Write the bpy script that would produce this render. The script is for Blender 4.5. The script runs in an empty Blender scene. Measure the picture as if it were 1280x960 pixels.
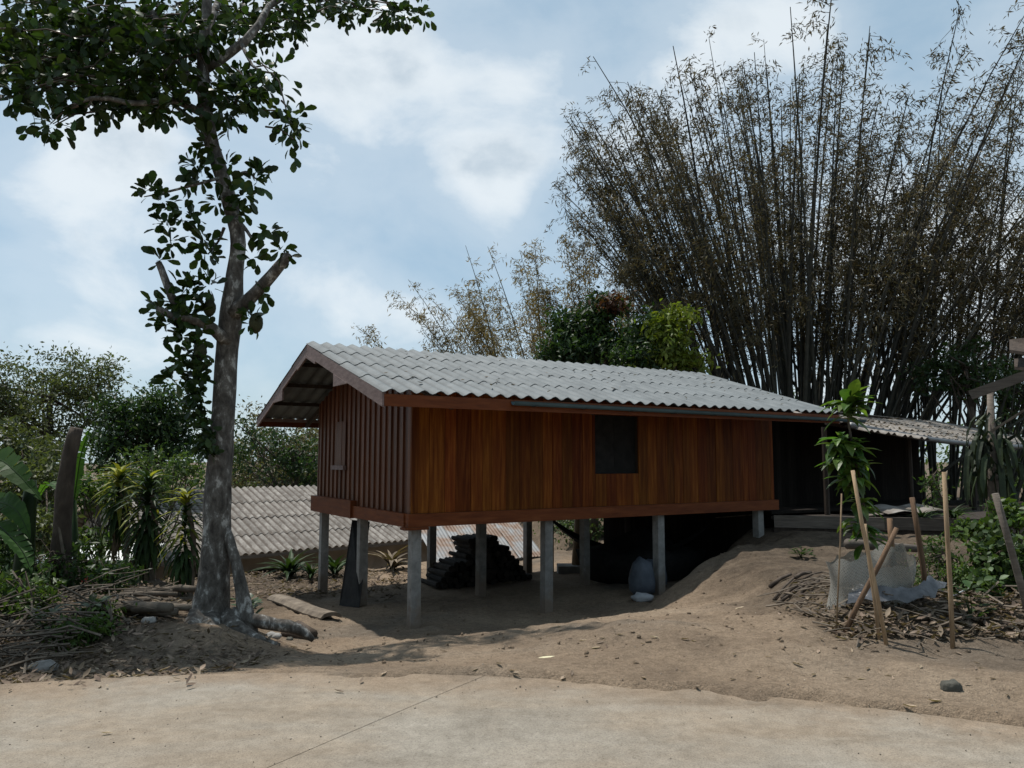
import bpy, math, random
import numpy as np
from mathutils import Vector, Matrix

random.seed(7); rng = np.random.default_rng(7)
sc = bpy.context.scene
col = sc.collection
R = math.radians

# ------------------------------------------------------------------ camera
FPX, HOR, CAMZ = 950.0, 575.0, 1.6
PITCH = math.atan((HOR - 480) / FPX)
cam = bpy.data.objects.new('camera', bpy.data.cameras.new('camera'))
col.objects.link(cam)
cam.location = (0, 0, CAMZ)
cam.rotation_euler = (math.pi / 2 + PITCH, 0, 0)
cam.data.sensor_width = 36
cam.data.lens = FPX / 1280 * 36
cam.data.clip_end = 3000
sc.camera = cam

# ------------------------------------------------------------------ light
SUN_EL, SUN_AZ = 69.0, -48.0            # azimuth measured from +Y towards +X
sd = Vector((math.sin(R(SUN_AZ)) * math.cos(R(SUN_EL)), math.cos(R(SUN_AZ)) * math.cos(R(SUN_EL)), math.sin(R(SUN_EL))))
sun = bpy.data.objects.new('sun', bpy.data.lights.new('sun', 'SUN'))
col.objects.link(sun)
sun.location = (0, 0, 40)
sun.data.energy = 4.8
sun.data.angle = R(0.7)
sun.data.color = (1.0, 0.955, 0.89)
sun.rotation_euler = (-sd).to_track_quat('-Z', 'Y').to_euler()

sc.view_settings.view_transform = 'Standard'
sc.view_settings.look = 'None'
sc.view_settings.gamma = 1
sc.view_settings.use_curve_mapping = False
sc.view_settings.exposure = 0.06


def pxdir(x, y):
    a = (x - 640) / FPX; b = (480 - y) / FPX
    return Vector((a, math.cos(PITCH) - b * math.sin(PITCH), math.sin(PITCH) + b * math.cos(PITCH)))


world = bpy.data.worlds.new('World'); sc.world = world
world.use_nodes = True
nt = world.node_tree; N = nt.nodes; L = nt.links
for n in list(N): N.remove(n)


def wn(t, **kw):
    n = N.new(t)
    for k, v in kw.items(): setattr(n, k, v)
    return n


def wmath(op, a, b=None, c=None, clamp=False):
    n = wn('ShaderNodeMath', operation=op, use_clamp=clamp)
    for i, s in enumerate((a, b, c)):
        if s is None: continue
        if isinstance(s, (int, float)): n.inputs[i].default_value = s
        else: L.new(s, n.inputs[i])
    return n.outputs[0]


def wsmooth(v, a, b):
    n = wn('ShaderNodeMapRange', interpolation_type='SMOOTHSTEP')
    L.new(v, n.inputs[0]); n.inputs[1].default_value = a; n.inputs[2].default_value = b
    return n.outputs[0]


sky = wn('ShaderNodeTexSky', sky_type='NISHITA', sun_disc=False)
sky.sun_elevation = R(SUN_EL); sky.sun_rotation = R(SUN_AZ)
sky.air_density = 1.0; sky.dust_density = 2.0; sky.ozone_density = 1.6; sky.altitude = 600
tc = wn('ShaderNodeTexCoord')
nrm = wn('ShaderNodeVectorMath', operation='NORMALIZE'); L.new(tc.outputs['Generated'], nrm.inputs[0])
D = nrm.outputs[0]
mp = wn('ShaderNodeMapping'); L.new(D, mp.inputs[0]); mp.inputs['Scale'].default_value = (1, 1, 1.5)
mp.inputs['Location'].default_value = (0.3, 1.7, 0.2)


def wnoise(scale, detail, rough, dist=0.0):
    n = wn('ShaderNodeTexNoise'); L.new(mp.outputs[0], n.inputs['Vector'])
    n.inputs['Scale'].default_value = scale; n.inputs['Detail'].default_value = detail
    n.inputs['Roughness'].default_value = rough; n.inputs['Distortion'].default_value = dist
    return n.outputs['Fac']


n1 = wnoise(4.2, 8, 0.56, 0.25); n2 = wnoise(9.0, 6, 0.55, 0.2); n3 = wnoise(1.6, 3, 0.5)
# cumulus heaps: direction of the heap, angular radius, weight
heaps = [((640, 150), 0.095, .30), ((610, 230), .07, .2), ((690, 90), .06, .14), ((430, 120), .11, .26), ((500, 70), .06, .1),
         ((120, 200), .09, .24), ((90, 290), .10, .2), ((160, 180), .05, .1), ((440, 380), .07, .22), ((520, 400), .05, .2),
         ((340, 330), .07, .12), ((930, 10), .085, .26), ((1010, 60), .06, .12), ((150, 420), .07, .12), ((800, 180), .1, .12),
         ((1200, 330), .3, .2), ((1150, 30), .06, -.16), ((560, 300), .05, -.05), ((300, 40), .12, .1)]
acc = wmath('ADD', wmath('MULTIPLY', n1, 1.0), wmath('MULTIPLY', n3, 0.25))
for (hx, hy), r_, w_ in heaps:
    d = pxdir(hx, hy).normalized()
    dn = wn('ShaderNodeVectorMath', operation='DISTANCE'); L.new(D, dn.inputs[0]); dn.inputs[1].default_value = d
    acc = wmath('ADD', acc, wmath('MULTIPLY', wsmooth(dn.outputs['Value'], r_ * 1.5, 0.0), w_))
dens = wsmooth(acc, 0.62, 0.94)
wisp = wmath('MULTIPLY', wsmooth(acc, 0.42, 0.76), 0.24)
dens = wmath('MAXIMUM', wmath('MULTIPLY', dens, 0.68), wisp)
shade = wsmooth(wmath('SUBTRACT', wmath('ADD', n2, 0.25), wmath('MULTIPLY', wsmooth(acc, 0.78, 1.1), .22)), 0.28, 0.75)
ccol = wn('ShaderNodeMix', data_type='RGBA')
ccol.inputs[6].default_value = (4.6, 5.3, 5.9, 1); ccol.inputs[7].default_value = (8.4, 8.7, 8.8, 1)
L.new(shade, ccol.inputs[0])
# the thin high veil that pales the blue
sep = wn('ShaderNodeSeparateXYZ'); L.new(D, sep.inputs[0])
veil = wn('ShaderNodeMix', data_type='RGBA'); veil.inputs[0].default_value = 0.6
L.new(sky.outputs[0], veil.inputs[6]); veil.inputs[7].default_value = (3.7, 5.35, 6.4, 1)
mx = wn('ShaderNodeMix', data_type='RGBA')
L.new(dens, mx.inputs[0]); L.new(veil.outputs[2], mx.inputs[6]); L.new(ccol.outputs[2], mx.inputs[7])
bg = wn('ShaderNodeBackground'); bg.inputs[1].default_value = 0.112
L.new(mx.outputs[2], bg.inputs[0])
wo = wn('ShaderNodeOutputWorld'); L.new(bg.outputs[0], wo.inputs[0])

# ------------------------------------------------------------------ frames
C0 = Vector((0, 0, CAMZ))
YAW = R(30.825)
HU = Vector((math.cos(YAW), math.sin(YAW), 0)); HV = Vector((-math.sin(YAW), math.cos(YAW), 0))
HC = Vector((-1.492, 11.5, 0))


def W(u, v, z): return HC + HU * u + HV * v + Vector((0, 0, z))


def to_uv(x, y):
    dx = x - HC.x; dy = y - HC.y
    return dx * HU.x + dy * HU.y, dx * HV.x + dy * HV.y


def sstep(a, b, x):
    t = np.clip((np.asarray(x, float) - a) / (b - a), 0, 1)
    return t * t * (3 - 2 * t)


def lat(ix, iy, seed):
    h = np.sin(ix * 127.1 + iy * 311.7 + seed * 74.7) * 43758.5453
    return h - np.floor(h)


def vnoise(x, y, s, seed=0):
    x = np.asarray(x, float) * s; y = np.asarray(y, float) * s
    ix = np.floor(x); iy = np.floor(y); fx = x - ix; fy = y - iy
    fx = fx * fx * (3 - 2 * fx); fy = fy * fy * (3 - 2 * fy)
    a = lat(ix, iy, seed); b = lat(ix + 1, iy, seed); c = lat(ix, iy + 1, seed); d = lat(ix + 1, iy + 1, seed)
    return (a * (1 - fx) + b * fx) * (1 - fy) + (c * (1 - fx) + d * fx) * fy - .5


def road_edge(x):
    q = np.clip(np.asarray(x, float) + 1.4, -7, 6)
    e = 5.95 - 0.058 * q * q
    return e + np.where(x + 1.4 > 6, -(x + 1.4 - 6) * .7, 0) + np.where(x + 1.4 < -7, (x + 1.4 + 7) * .8, 0)


ROADW = 6.6


def Hn(x, y):
    x = np.asarray(x, float); y = np.asarray(y, float)
    u, v = to_uv(x, y)
    # hollow under and in front of the stilt house
    d = -0.88 * sstep(-5.6, 0.2, v) - 0.16 * sstep(0.2, 4.6, v)
    d = d - 0.10 * sstep(4.6, 6.0, v)
    us = u - 3.2 * sstep(-1.9, -0.6, v) - 4.2 * sstep(0.3, 2.2, v)
    right = sstep(2.5, 4.7, us)
    rlev = -0.06 + 0.22 * sstep(-4.4, -2.2, v)
    z = d * (1 - right) + rlev * right
    left = sstep(-1.7, -3.4, u) * sstep(5.0, 2.0, v)
    z = z * (1 - left) + (-0.22) * left * sstep(-5.6, -2, v)
    z = z - 2.6 * sstep(8.5, 12.5, v) * sstep(13, 6, u) - 2.4 * sstep(3.2, 7.5, v) * sstep(-3.0, -5.5, u)
    z = z + 0.16 * np.exp(-((x + 3.4) ** 2 + (y - 8.8) ** 2) / 1.3)
    # planted bank on the right
    z = z + 0.22 * sstep(3.0, 3.6, x) * sstep(6.7, 7.9, y) * sstep(12.5, 9.5, y)
    fade = sstep(0.0, 1.2, y - road_edge(x)) + sstep(0, 1.2, road_edge(x) - ROADW - y)
    z = z + fade * (0.10 * vnoise(x, y, .9, 1) + 0.05 * vnoise(x, y, 2.6, 2) + 0.036 * vnoise(x, y, 5.0, 3) + 0.03 * vnoise(x, y, 9, 4))
    # under the concrete; dust creeps over its rim
    e = road_edge(x) - y + .30 * vnoise(x, y, .8, 9) + .26 * vnoise(x, y, 3.1, 8) + .12 * vnoise(x, y, 8.3, 14)
    inr = sstep(-0.12, 0.22, e) * sstep(-ROADW - .1, -ROADW + .3, y - road_edge(x))
    z = z * (1 - inr) - 0.10 * inr
    z = z + 0.035 * np.exp(-((e + .05) / .22) ** 2) + 0.02 * vnoise(x, y, 7, 12) * np.exp(-((e - .1) / .35) ** 2)
    far = np.hypot(x, y - 10)
    z = z - 6.0 * sstep(35, 120, far) * sstep(-4, 14, y)
    return z


def H(x, y): return float(Hn(x, y))


def atY(px, py, Y):
    r = pxdir(px, py); return C0 + r * (Y / r.y)


def gpx(px, py, lo=2.5, hi=60):
    r = pxdir(px, py); t = lo
    while t < hi:
        p = C0 + r * t
        if p.z <= H(p.x, p.y): break
        t += 0.03
    p = C0 + r * t
    return Vector((p.x, p.y, H(p.x, p.y)))


# ------------------------------------------------------------------ helpers
def tag(o, label=None, cat=None, group=None, kind=None):
    if label: o['label'] = label
    if cat: o['category'] = cat
    if group: o['group'] = group
    if kind: o['kind'] = kind
    return o


def empty(name, loc, label=None, cat=None, group=None, kind=None):
    o = bpy.data.objects.new(name, None); col.objects.link(o)
    o.location = loc; o.empty_display_size = .2
    return tag(o, label, cat, group, kind)


def origin_of(o):
    p = Vector((0, 0, 0))
    while o is not None:
        if o.type == 'EMPTY': p = Vector(o.location); break
        o = o.parent
    return p


def link(name, me, parent=None, M=None):
    o = bpy.data.objects.new(name, me); col.objects.link(o)
    if parent is not None:
        o.parent = parent
        if parent.type == 'EMPTY': o.matrix_parent_inverse = Matrix.Translation(-Vector(parent.location))
        else: o.matrix_parent_inverse = (parent.get_wm()).inverted() if hasattr(parent, 'get_wm') else WM.get(parent.name, Matrix.Identity(4)).inverted()
    if M is not None: o.matrix_basis = M
    WM[o.name] = M if M is not None else Matrix.Identity(4)
    return o


WM = {}


class MB:
    def __init__(s): s.v = []; s.f = []

    def hexa(s, p):
        b = len(s.v); s.v += [tuple(q) for q in p]
        s.f += [(b, b+3, b+2, b+1), (b+4, b+5, b+6, b+7), (b, b+1, b+5, b+4), (b+1, b+2, b+6, b+5), (b+2, b+3, b+7, b+6), (b+3, b, b+4, b+7)]
        return s

    def box(s, a, b, fr=None):
        fr = fr or (lambda x, y, z: (x, y, z))
        (x0, y0, z0), (x1, y1, z1) = a, b
        return s.hexa([fr(x0, y0, z0), fr(x1, y0, z0), fr(x1, y1, z0), fr(x0, y1, z0), fr(x0, y0, z1), fr(x1, y0, z1), fr(x1, y1, z1), fr(x0, y1, z1)])

    def beam(s, a, b, w, h, up=(0, 0, 1)):
        a = Vector(a); b = Vector(b); d = (b - a).normalized(); up = Vector(up)
        sd_ = d.cross(up)
        if sd_.length < 1e-4: sd_ = d.cross(Vector((0, 1, 0)))
        sd_.normalize(); up = sd_.cross(d)
        sd_ *= w / 2; up = up * (h / 2)
        return s.hexa([a - sd_ - up, b - sd_ - up, b + sd_ - up, a + sd_ - up, a - sd_ + up, b - sd_ + up, b + sd_ + up, a + sd_ + up])

    def tube(s, pts, rad, n=6, cap=True, jit=0):
        pts = [Vector(p) for p in pts]
        if not isinstance(rad, (list, tuple)): rad = [rad] * len(pts)
        b = len(s.v); m = len(pts); prev = None
        for i, p in enumerate(pts):
            d = (pts[min(i + 1, m - 1)] - pts[max(i - 1, 0)]).normalized()
            if prev is None:
                a = d.cross(Vector((0, 0, 1)) if abs(d.z) < .9 else Vector((0, 1, 0))).normalized()
            else:
                a = (prev - d * prev.dot(d)).normalized()
            prev = a; c = d.cross(a)
            for k in range(n):
                t = 2 * math.pi * k / n; r_ = rad[i] * (1 + (random.uniform(-jit, jit) if jit else 0))
                q = p + (a * math.cos(t) + c * math.sin(t)) * r_
                s.v.append((q.x, q.y, q.z))
        for i in range(m - 1):
            for k in range(n):
                k2 = (k + 1) % n
                s.f.append((b + i*n + k, b + i*n + k2, b + (i+1)*n + k2, b + (i+1)*n + k))
        if cap:
            s.f.append(tuple(b + k for k in range(n))[::-1]); s.f.append(tuple(b + (m-1)*n + k for k in range(n)))
        return s

    def mesh(s, name, mat, smooth=False):
        me = bpy.data.meshes.new(name); me.from_pydata(s.v, [], s.f)
        if mat: me.materials.append(mat)
        if smooth: me.polygons.foreach_set('use_smooth', [True] * len(me.polygons))
        me.update(); return me

    def build(s, name, mat, parent=None, smooth=False):
        return link(name, s.mesh(name, mat, smooth), parent)


def spl(pts, n):
    """Catmull-Rom through control points (any dimension), n samples"""
    P = [np.array(p, float) for p in pts]; P = [2*P[0]-P[1]] + P + [2*P[-1]-P[-2]]
    out = []; m = len(P) - 3
    for i in range(n):
        t = i / (n - 1) * m; k = min(int(t), m - 1); t -= k
        a, b, c, d = P[k:k+4]
        out.append(.5 * ((2*b) + (c-a)*t + (2*a-5*b+4*c-d)*t*t + (-a+3*b-3*c+d)*t**3))
    return out


def leaf_tpl(w=.28, fold=.06, curl=-.12, seg=3):
    """leaf along +Y, length 1"""
    if seg == 2:
        V = [(0, 0, 0), (-w, .45, fold), (w, .45, fold), (0, 1, curl)]
        return np.array(V), [(0, 2, 3), (0, 3, 1)]
    V = [(0, 0, 0), (-w, .35, fold), (0, .35, 0), (w, .35, fold), (-w*.85, .68, fold + curl*.4), (0, .68, curl*.4), (w*.85, .68, fold + curl*.4), (0, 1, curl)]
    F = [(0, 2, 1), (0, 3, 2), (1, 2, 5, 4), (2, 3, 6, 5), (4, 5, 7), (5, 6, 7)]
    return np.array(V), F


def frames(d, n):
    """rotation matrices with columns side, d, normal"""
    d = d / np.linalg.norm(d, axis=1, keepdims=True)
    s = np.cross(d, n); s /= np.maximum(np.linalg.norm(s, axis=1, keepdims=True), 1e-6)
    n = np.cross(s, d)
    return np.stack([s, d, n], axis=2)


def scatter(name, tpl, pos, Rm, S, mat, parent=None, kind='stuff', rnd=None):
    V, F = tpl; n = len(pos); k = len(V)
    P = np.einsum('nij,nkj->nki', Rm, V[None] * S[:, None, None]) + pos[:, None, :]
    P = P.reshape(-1, 3)
    lens = np.array([len(f) for f in F]); flat = np.concatenate([np.array(f) for f in F])
    loops = (flat[None] + (np.arange(n) * k)[:, None]).ravel()
    tot = np.tile(lens, n); start = np.concatenate([[0], np.cumsum(tot)[:-1]])
    me = bpy.data.meshes.new(name)
    me.vertices.add(len(P)); me.vertices.foreach_set('co', P.ravel())
    me.loops.add(len(loops)); me.loops.foreach_set('vertex_index', loops.astype(np.int32))
    me.polygons.add(len(tot)); me.polygons.foreach_set('loop_start', start.astype(np.int32)); me.polygons.foreach_set('loop_total', tot.astype(np.int32))
    me.update(calc_edges=True)
    at = me.attributes.new('rnd', 'FLOAT', 'FACE')
    if rnd is None: rnd = rng.random(n)
    at.data.foreach_set('value', np.repeat(rnd, len(F)).astype(np.float32))
    me.materials.append(mat)
    o = link(name, me, parent)
    if kind: o['kind'] = kind
    return o


def rand_dirs(n, zb=0.0, zs=1.0):
    d = rng.normal(size=(n, 3)); d[:, 2] = d[:, 2] * zs + zb
    return d / np.linalg.norm(d, axis=1, keepdims=True)


# ------------------------------------------------------------------ materials
MATS = {}


def mat(name, ramp, scale=3, detail=6, rough=.8, bump=0, bscale=30, stretch=(1, 1, 1), rnd=0, transl=0, attr=False, spec=.3, tcol=None, nrough=.6, dist=0.3, metal=0, hue=0, coat=0):
    m = bpy.data.materials.new(name); m.use_nodes = True
    t = m.node_tree; n = t.nodes; l = t.links
    b = n['Principled BSDF']; out = n['Material Output']
    tc = n.new('ShaderNodeTexCoord'); mp = n.new('ShaderNodeMapping'); l.new(tc.outputs['Object'], mp.inputs[0]); mp.inputs['Scale'].default_value = stretch
    oi = n.new('ShaderNodeObjectInfo')
    ofs = n.new('ShaderNodeVectorMath'); ofs.operation = 'SCALE'; ofs.inputs[0].default_value = (37, 23, 51); l.new(oi.outputs['Random'], ofs.inputs['Scale'])
    l.new(ofs.outputs[0], mp.inputs['Location'])
    nz = n.new('ShaderNodeTexNoise'); l.new(mp.outputs[0], nz.inputs['Vector'])
    nz.inputs['Scale'].default_value = scale; nz.inputs['Detail'].default_value = detail; nz.inputs['Roughness'].default_value = nrough; nz.inputs['Distortion'].default_value = dist
    cr = n.new('ShaderNodeValToRGB'); l.new(nz.outputs['Fac'], cr.inputs[0])
    e = cr.color_ramp.elements
    while len(e) < len(ramp): e.new(.5)
    for q, (p, c) in zip(e, ramp): q.position = p; q.color = (*c, 1)
    c = cr.outputs[0]
    if rnd or attr:
        hs = n.new('ShaderNodeHueSaturation'); l.new(c, hs.inputs['Color'])
        mr = n.new('ShaderNodeMapRange'); mr.inputs[3].default_value = 1 - rnd; mr.inputs[4].default_value = 1 + rnd
        if attr:
            a = n.new('ShaderNodeAttribute'); a.attribute_name = 'rnd'; src = a.outputs['Fac']
        else: src = oi.outputs['Random']
        l.new(src, mr.inputs[0]); l.new(mr.outputs[0], hs.inputs['Value'])
        if hue:
            ml = n.new('ShaderNodeMath'); ml.operation = 'MULTIPLY'; ml.inputs[1].default_value = 7.31; l.new(src, ml.inputs[0])
            fr = n.new('ShaderNodeMath'); fr.operation = 'FRACT'; l.new(ml.outputs[0], fr.inputs[0])
            mh = n.new('ShaderNodeMapRange'); mh.inputs[3].default_value = .5 - hue; mh.inputs[4].default_value = .5 + hue
            l.new(fr.outputs[0], mh.inputs[0]); l.new(mh.outputs[0], hs.inputs['Hue'])
        c = hs.outputs[0]
    l.new(c, b.inputs['Base Color'])
    b.inputs['Roughness'].default_value = rough; b.inputs['Specular IOR Level'].default_value = spec; b.inputs['Metallic'].default_value = metal
    b.inputs['Coat Weight'].default_value = coat
    if bump:
        n2 = n.new('ShaderNodeTexNoise'); l.new(mp.outputs[0], n2.inputs['Vector']); n2.inputs['Scale'].default_value = bscale; n2.inputs['Detail'].default_value = 5
        bp = n.new('ShaderNodeBump'); bp.inputs['Strength'].default_value = bump; bp.inputs['Distance'].default_value = .02
        l.new(n2.outputs['Fac'], bp.inputs['Height']); l.new(bp.outputs[0], b.inputs['Normal'])
    if transl:
        tr = n.new('ShaderNodeBsdfTranslucent'); ms = n.new('ShaderNodeMixShader'); ms.inputs[0].default_value = transl
        g = n.new('ShaderNodeMix'); g.data_type = 'RGBA'; g.blend_type = 'MULTIPLY'; g.inputs[0].default_value = 1; l.new(c, g.inputs[6]); g.inputs[7].default_value = (*(tcol or (1.6, 1.7, .7)), 1)
        l.new(g.outputs[2], tr.inputs[0]); l.new(b.outputs[0], ms.inputs[1]); l.new(tr.outputs[0], ms.inputs[2]); l.new(ms.outputs[0], out.inputs[0])
    MATS[name] = m
    return m


def ground_material():
    m = bpy.data.materials.new('dirt'); m.use_nodes = True
    t = m.node_tree; n = t.nodes; l = t.links; b = n['Principled BSDF']
    tc = n.new('ShaderNodeTexCoord')

    def nz(s, d=6, r=.6, dist=.3):
        q = n.new('ShaderNodeTexNoise'); l.new(tc.outputs['Object'], q.inputs['Vector']); q.inputs['Scale'].default_value = s; q.inputs['Detail'].default_value = d
        q.inputs['Roughness'].default_value = r; q.inputs['Distortion'].default_value = dist; return q.outputs['Fac']

    def ramp(f, els):
        c = n.new('ShaderNodeValToRGB'); l.new(f, c.inputs[0]); e = c.color_ramp.elements
        while len(e) < len(els): e.new(.5)
        for q, (p, k) in zip(e, els): q.position = p; q.color = (*k, 1)
        return c.outputs[0]

    def mix(f, a, bb, mode='MIX'):
        q = n.new('ShaderNodeMix'); q.data_type = 'RGBA'; q.blend_type = mode
        if isinstance(f, float): q.inputs[0].default_value = f
        else: l.new(f, q.inputs[0])
        for i, s in ((6, a), (7, bb)):
            if isinstance(s, tuple): q.inputs[i].default_value = (*s, 1)
            else: l.new(s, q.inputs[i])
        return q.outputs[2]
    base = ramp(nz(.55, 8), [(.32, (.175, .132, .095)), (.5, (.275, .208, .147)), (.68, (.335, .262, .19))])
    grey = ramp(nz(1.9, 7), [(.3, (.125, .104, .083)), (.7, (.24, .20, .157))])
    sx = n.new('ShaderNodeSeparateXYZ'); l.new(tc.outputs['Object'], sx.inputs[0])
    # dark humus where plants grow: the planted bank on the right, the verge on the left, everywhere far off
    def mr(v, a, bb):
        q = n.new('ShaderNodeMapRange'); q.interpolation_type = 'SMOOTHSTEP'; l.new(v, q.inputs[0]); q.inputs[1].default_value = a; q.inputs[2].default_value = bb; return q.outputs[0]
    def mt(op, a, bb):
        q = n.new('ShaderNodeMath'); q.operation = op; q.use_clamp = True
        for i, s in enumerate((a, bb)):
            if isinstance(s, (int, float)): q.inputs[i].default_value = s
            else: l.new(s, q.inputs[i])
        return q.outputs[0]
    wob = nz(.8, 5)
    xs = mt('ADD', 0, 0)
    addx = n.new('ShaderNodeMath'); addx.operation = 'MULTIPLY_ADD'; l.new(wob, addx.inputs[0]); addx.inputs[1].default_value = 2.4; l.new(sx.outputs[0], addx.inputs[2])
    addy = n.new('ShaderNodeMath'); addy.operation = 'MULTIPLY_ADD'; l.new(wob, addy.inputs[0]); addy.inputs[1].default_value = 2.0; l.new(sx.outputs[1], addy.inputs[2])
    rb = mt('MULTIPLY', mr(addx.outputs[0], 3.6, 4.8), mr(addy.outputs[0], 7.0, 8.6))
    lb = mt('MULTIPLY', mr(addx.outputs[0], -1.6, -3.2), mr(addy.outputs[0], 6.4, 7.6))
    fb = mr(addy.outputs[0], 21, 27)
    hum = mt('MULTIPLY', mt('MAXIMUM', mt('MAXIMUM', rb, lb), fb), .85)
    c = mix(mr(nz(.35, 4), .45, .7), base, grey)
    c = mix(hum, c, ramp(nz(3.5, 8), [(.3, (.055, .043, .033)), (.55, (.11, .085, .062)), (.75, (.17, .135, .10))]))
    sp = ramp(nz(55, 4, .7), [(.3, (.55, .55, .55)), (.5, (1, 1, 1)), (.72, (1.35, 1.33, 1.3))])
    c = mix(.8, c, sp, 'MULTIPLY')
    sp2 = ramp(nz(14, 5, .65), [(.3, (.75, .74, .73)), (.6, (1.08, 1.08, 1.08))])
    c = mix(1.0, c, sp2, 'MULTIPLY')
    l.new(c, b.inputs['Base Color']); b.inputs['Roughness'].default_value = .95; b.inputs['Specular IOR Level'].default_value = .1
    h = n.new('ShaderNodeMath'); h.operation = 'MULTIPLY_ADD'; l.new(nz(16, 8, .65), h.inputs[0]); h.inputs[1].default_value = 1.3; l.new(nz(70, 4, .7), h.inputs[2])
    bp = n.new('ShaderNodeBump'); bp.inputs['Strength'].default_value = 1.0; bp.inputs['Distance'].default_value = .032; l.new(h.outputs[0], bp.inputs['Height']); l.new(bp.outputs[0], b.inputs['Normal'])
    return m


def road_material():
    m = bpy.data.materials.new('dusty_concrete'); m.use_nodes = True
    t = m.node_tree; n = t.nodes; l = t.links; b = n['Principled BSDF']
    tc = n.new('ShaderNodeTexCoord')

    def nz(s, d=6, r=.6, st=(1, 1, 1)):
        mp = n.new('ShaderNodeMapping'); l.new(tc.outputs['Object'], mp.inputs[0]); mp.inputs['Scale'].default_value = st
        q = n.new('ShaderNodeTexNoise'); l.new(mp.outputs[0], q.inputs['Vector']); q.inputs['Scale'].default_value = s; q.inputs['Detail'].default_value = d; q.inputs['Roughness'].default_value = r
        q.inputs['Distortion'].default_value = .4; return q.outputs['Fac']

    def ramp(f, els):
        c = n.new('ShaderNodeValToRGB'); l.new(f, c.inputs[0]); e = c.color_ramp.elements
        while len(e) < len(els): e.new(.5)
        for q, (p, k) in zip(e, els): q.position = p; q.color = (*k, 1)
        return c.outputs[0]

    def mix(f, a, bb, mode='MIX'):
        q = n.new('ShaderNodeMix'); q.data_type = 'RGBA'; q.blend_type = mode
        if isinstance(f, float): q.inputs[0].default_value = f
        else: l.new(f, q.inputs[0])
        l.new(a, q.inputs[6]); l.new(bb, q.inputs[7]); return q.outputs[2]
    conc = ramp(nz(1.1, 8), [(.3, (.215, .193, .160)), (.55, (.268, .243, .204)), (.75, (.305, .28, .24))])
    dust = ramp(nz(2.5, 8), [(.3, (.205, .162, .118)), (.7, (.30, .248, .188))])
    f = n.new('ShaderNodeMapRange'); f.interpolation_type = 'SMOOTHSTEP'; l.new(nz(.55, 7, .62, (1, 2.2, 1)), f.inputs[0]); f.inputs[1].default_value = .32; f.inputs[2].default_value = .72
    sx = n.new('ShaderNodeSeparateXYZ'); l.new(tc.outputs['Object'], sx.inputs[0])
    def mm(op, a, bb, cc=None):
        q = n.new('ShaderNodeMath'); q.operation = op
        for i, v_ in enumerate((a, bb, cc)):
            if v_ is None: continue
            if isinstance(v_, (int, float)): q.inputs[i].default_value = v_
            else: l.new(v_, q.inputs[i])
        return q.outputs[0]
    xq = mm('ADD', sx.outputs[0], 1.4)
    ed = mm('SUBTRACT', mm('ADD', sx.outputs[1], mm('MULTIPLY', mm('MULTIPLY', xq, xq), .058)), 5.95)
    ed = mm('ADD', ed, mm('MULTIPLY', mm('SUBTRACT', nz(1.7, 6, .65), .5), 1.5))
    er = n.new('ShaderNodeMapRange'); er.interpolation_type = 'SMOOTHSTEP'; l.new(ed, er.inputs[0]); er.inputs[1].default_value = -.62; er.inputs[2].default_value = .02; er.inputs[4].default_value = .95
    c = mix(f.outputs[0], conc, dust)
    c = mix(er.outputs[0], c, ramp(nz(2.0, 8), [(.3, (.165, .128, .094)), (.6, (.25, .193, .139))]))
    c = mix(.85, c, ramp(nz(95, 3, .75), [(.28, (.45, .44, .43)), (.46, (.96, .96, .96)), (.75, (1.3, 1.3, 1.28))]), 'MULTIPLY')
    c = mix(1.0, c, ramp(nz(11, 6, .7), [(.3, (.8, .79, .78)), (.65, (1.07, 1.07, 1.07))]), 'MULTIPLY')
    c = mix(.55, c, ramp(nz(.9, 6, .6, (.7, 2.6, 1)), [(.33, (.72, .70, .68)), (.48, (1, 1, 1))]), 'MULTIPLY')
    l.new(c, b.inputs['Base Color']); b.inputs['Roughness'].default_value = .92; b.inputs['Specular IOR Level'].default_value = .15
    h = n.new('ShaderNodeMath'); h.operation = 'MULTIPLY_ADD'; l.new(nz(28, 6, .65), h.inputs[0]); h.inputs[1].default_value = 1.2; l.new(nz(120, 3, .7), h.inputs[2])
    bp = n.new('ShaderNodeBump'); bp.inputs['Strength'].default_value = .6; bp.inputs['Distance'].default_value = .012; l.new(h.outputs[0], bp.inputs['Height']); l.new(bp.outputs[0], b.inputs['Normal'])
    return m


GM = ground_material(); RM = road_material()
teak = mat('varnished_teak', [(.25, (.065, .014, .003)), (.5, (.135, .036, .006)), (.7, (.22, .073, .012))], 2.2, 8, .5, .15, 40, (9, 9, .55), rnd=.34, hue=.007, spec=.08)
teak_gable = mat('weathered_teak', [(.25, (.06, .020, .010)), (.55, (.12, .043, .02)), (.75, (.175, .07, .033))], 2.2, 8, .42, .2, 40, (9, 9, .6), rnd=.28, spec=.3)
beamw = mat('red_brown_timber', [(.25, (.08, .021, .007)), (.55, (.14, .039, .012)), (.75, (.185, .06, .02))], 2.0, 7, .55, .15, 40, (1.2, 1.2, 10), rnd=.18, spec=.15)
barge = mat('greyed_timber', [(.25, (.13, .085, .075)), (.6, (.23, .165, .15)), (.8, (.28, .21, .19))], 3, 7, .7, .2, 40, (2, 2, 8), rnd=.1)
darkwood = mat('dark_old_wood', [(.25, (.018, .013, .010)), (.6, (.045, .033, .025)), (.8, (.07, .053, .04))], 3, 7, .85, .3, 40, (6, 6, .7), rnd=.35)
shade_wood = mat('shade_darkened_wood', [(.25, (.006, .005, .004)), (.6, (.016, .013, .011)), (.8, (.028, .023, .019))], 3, 7, .9, .3, 40, (6, 6, .7), rnd=.35, spec=.1)  # dark old wood taken lower, interior shade painted into its colour
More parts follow.
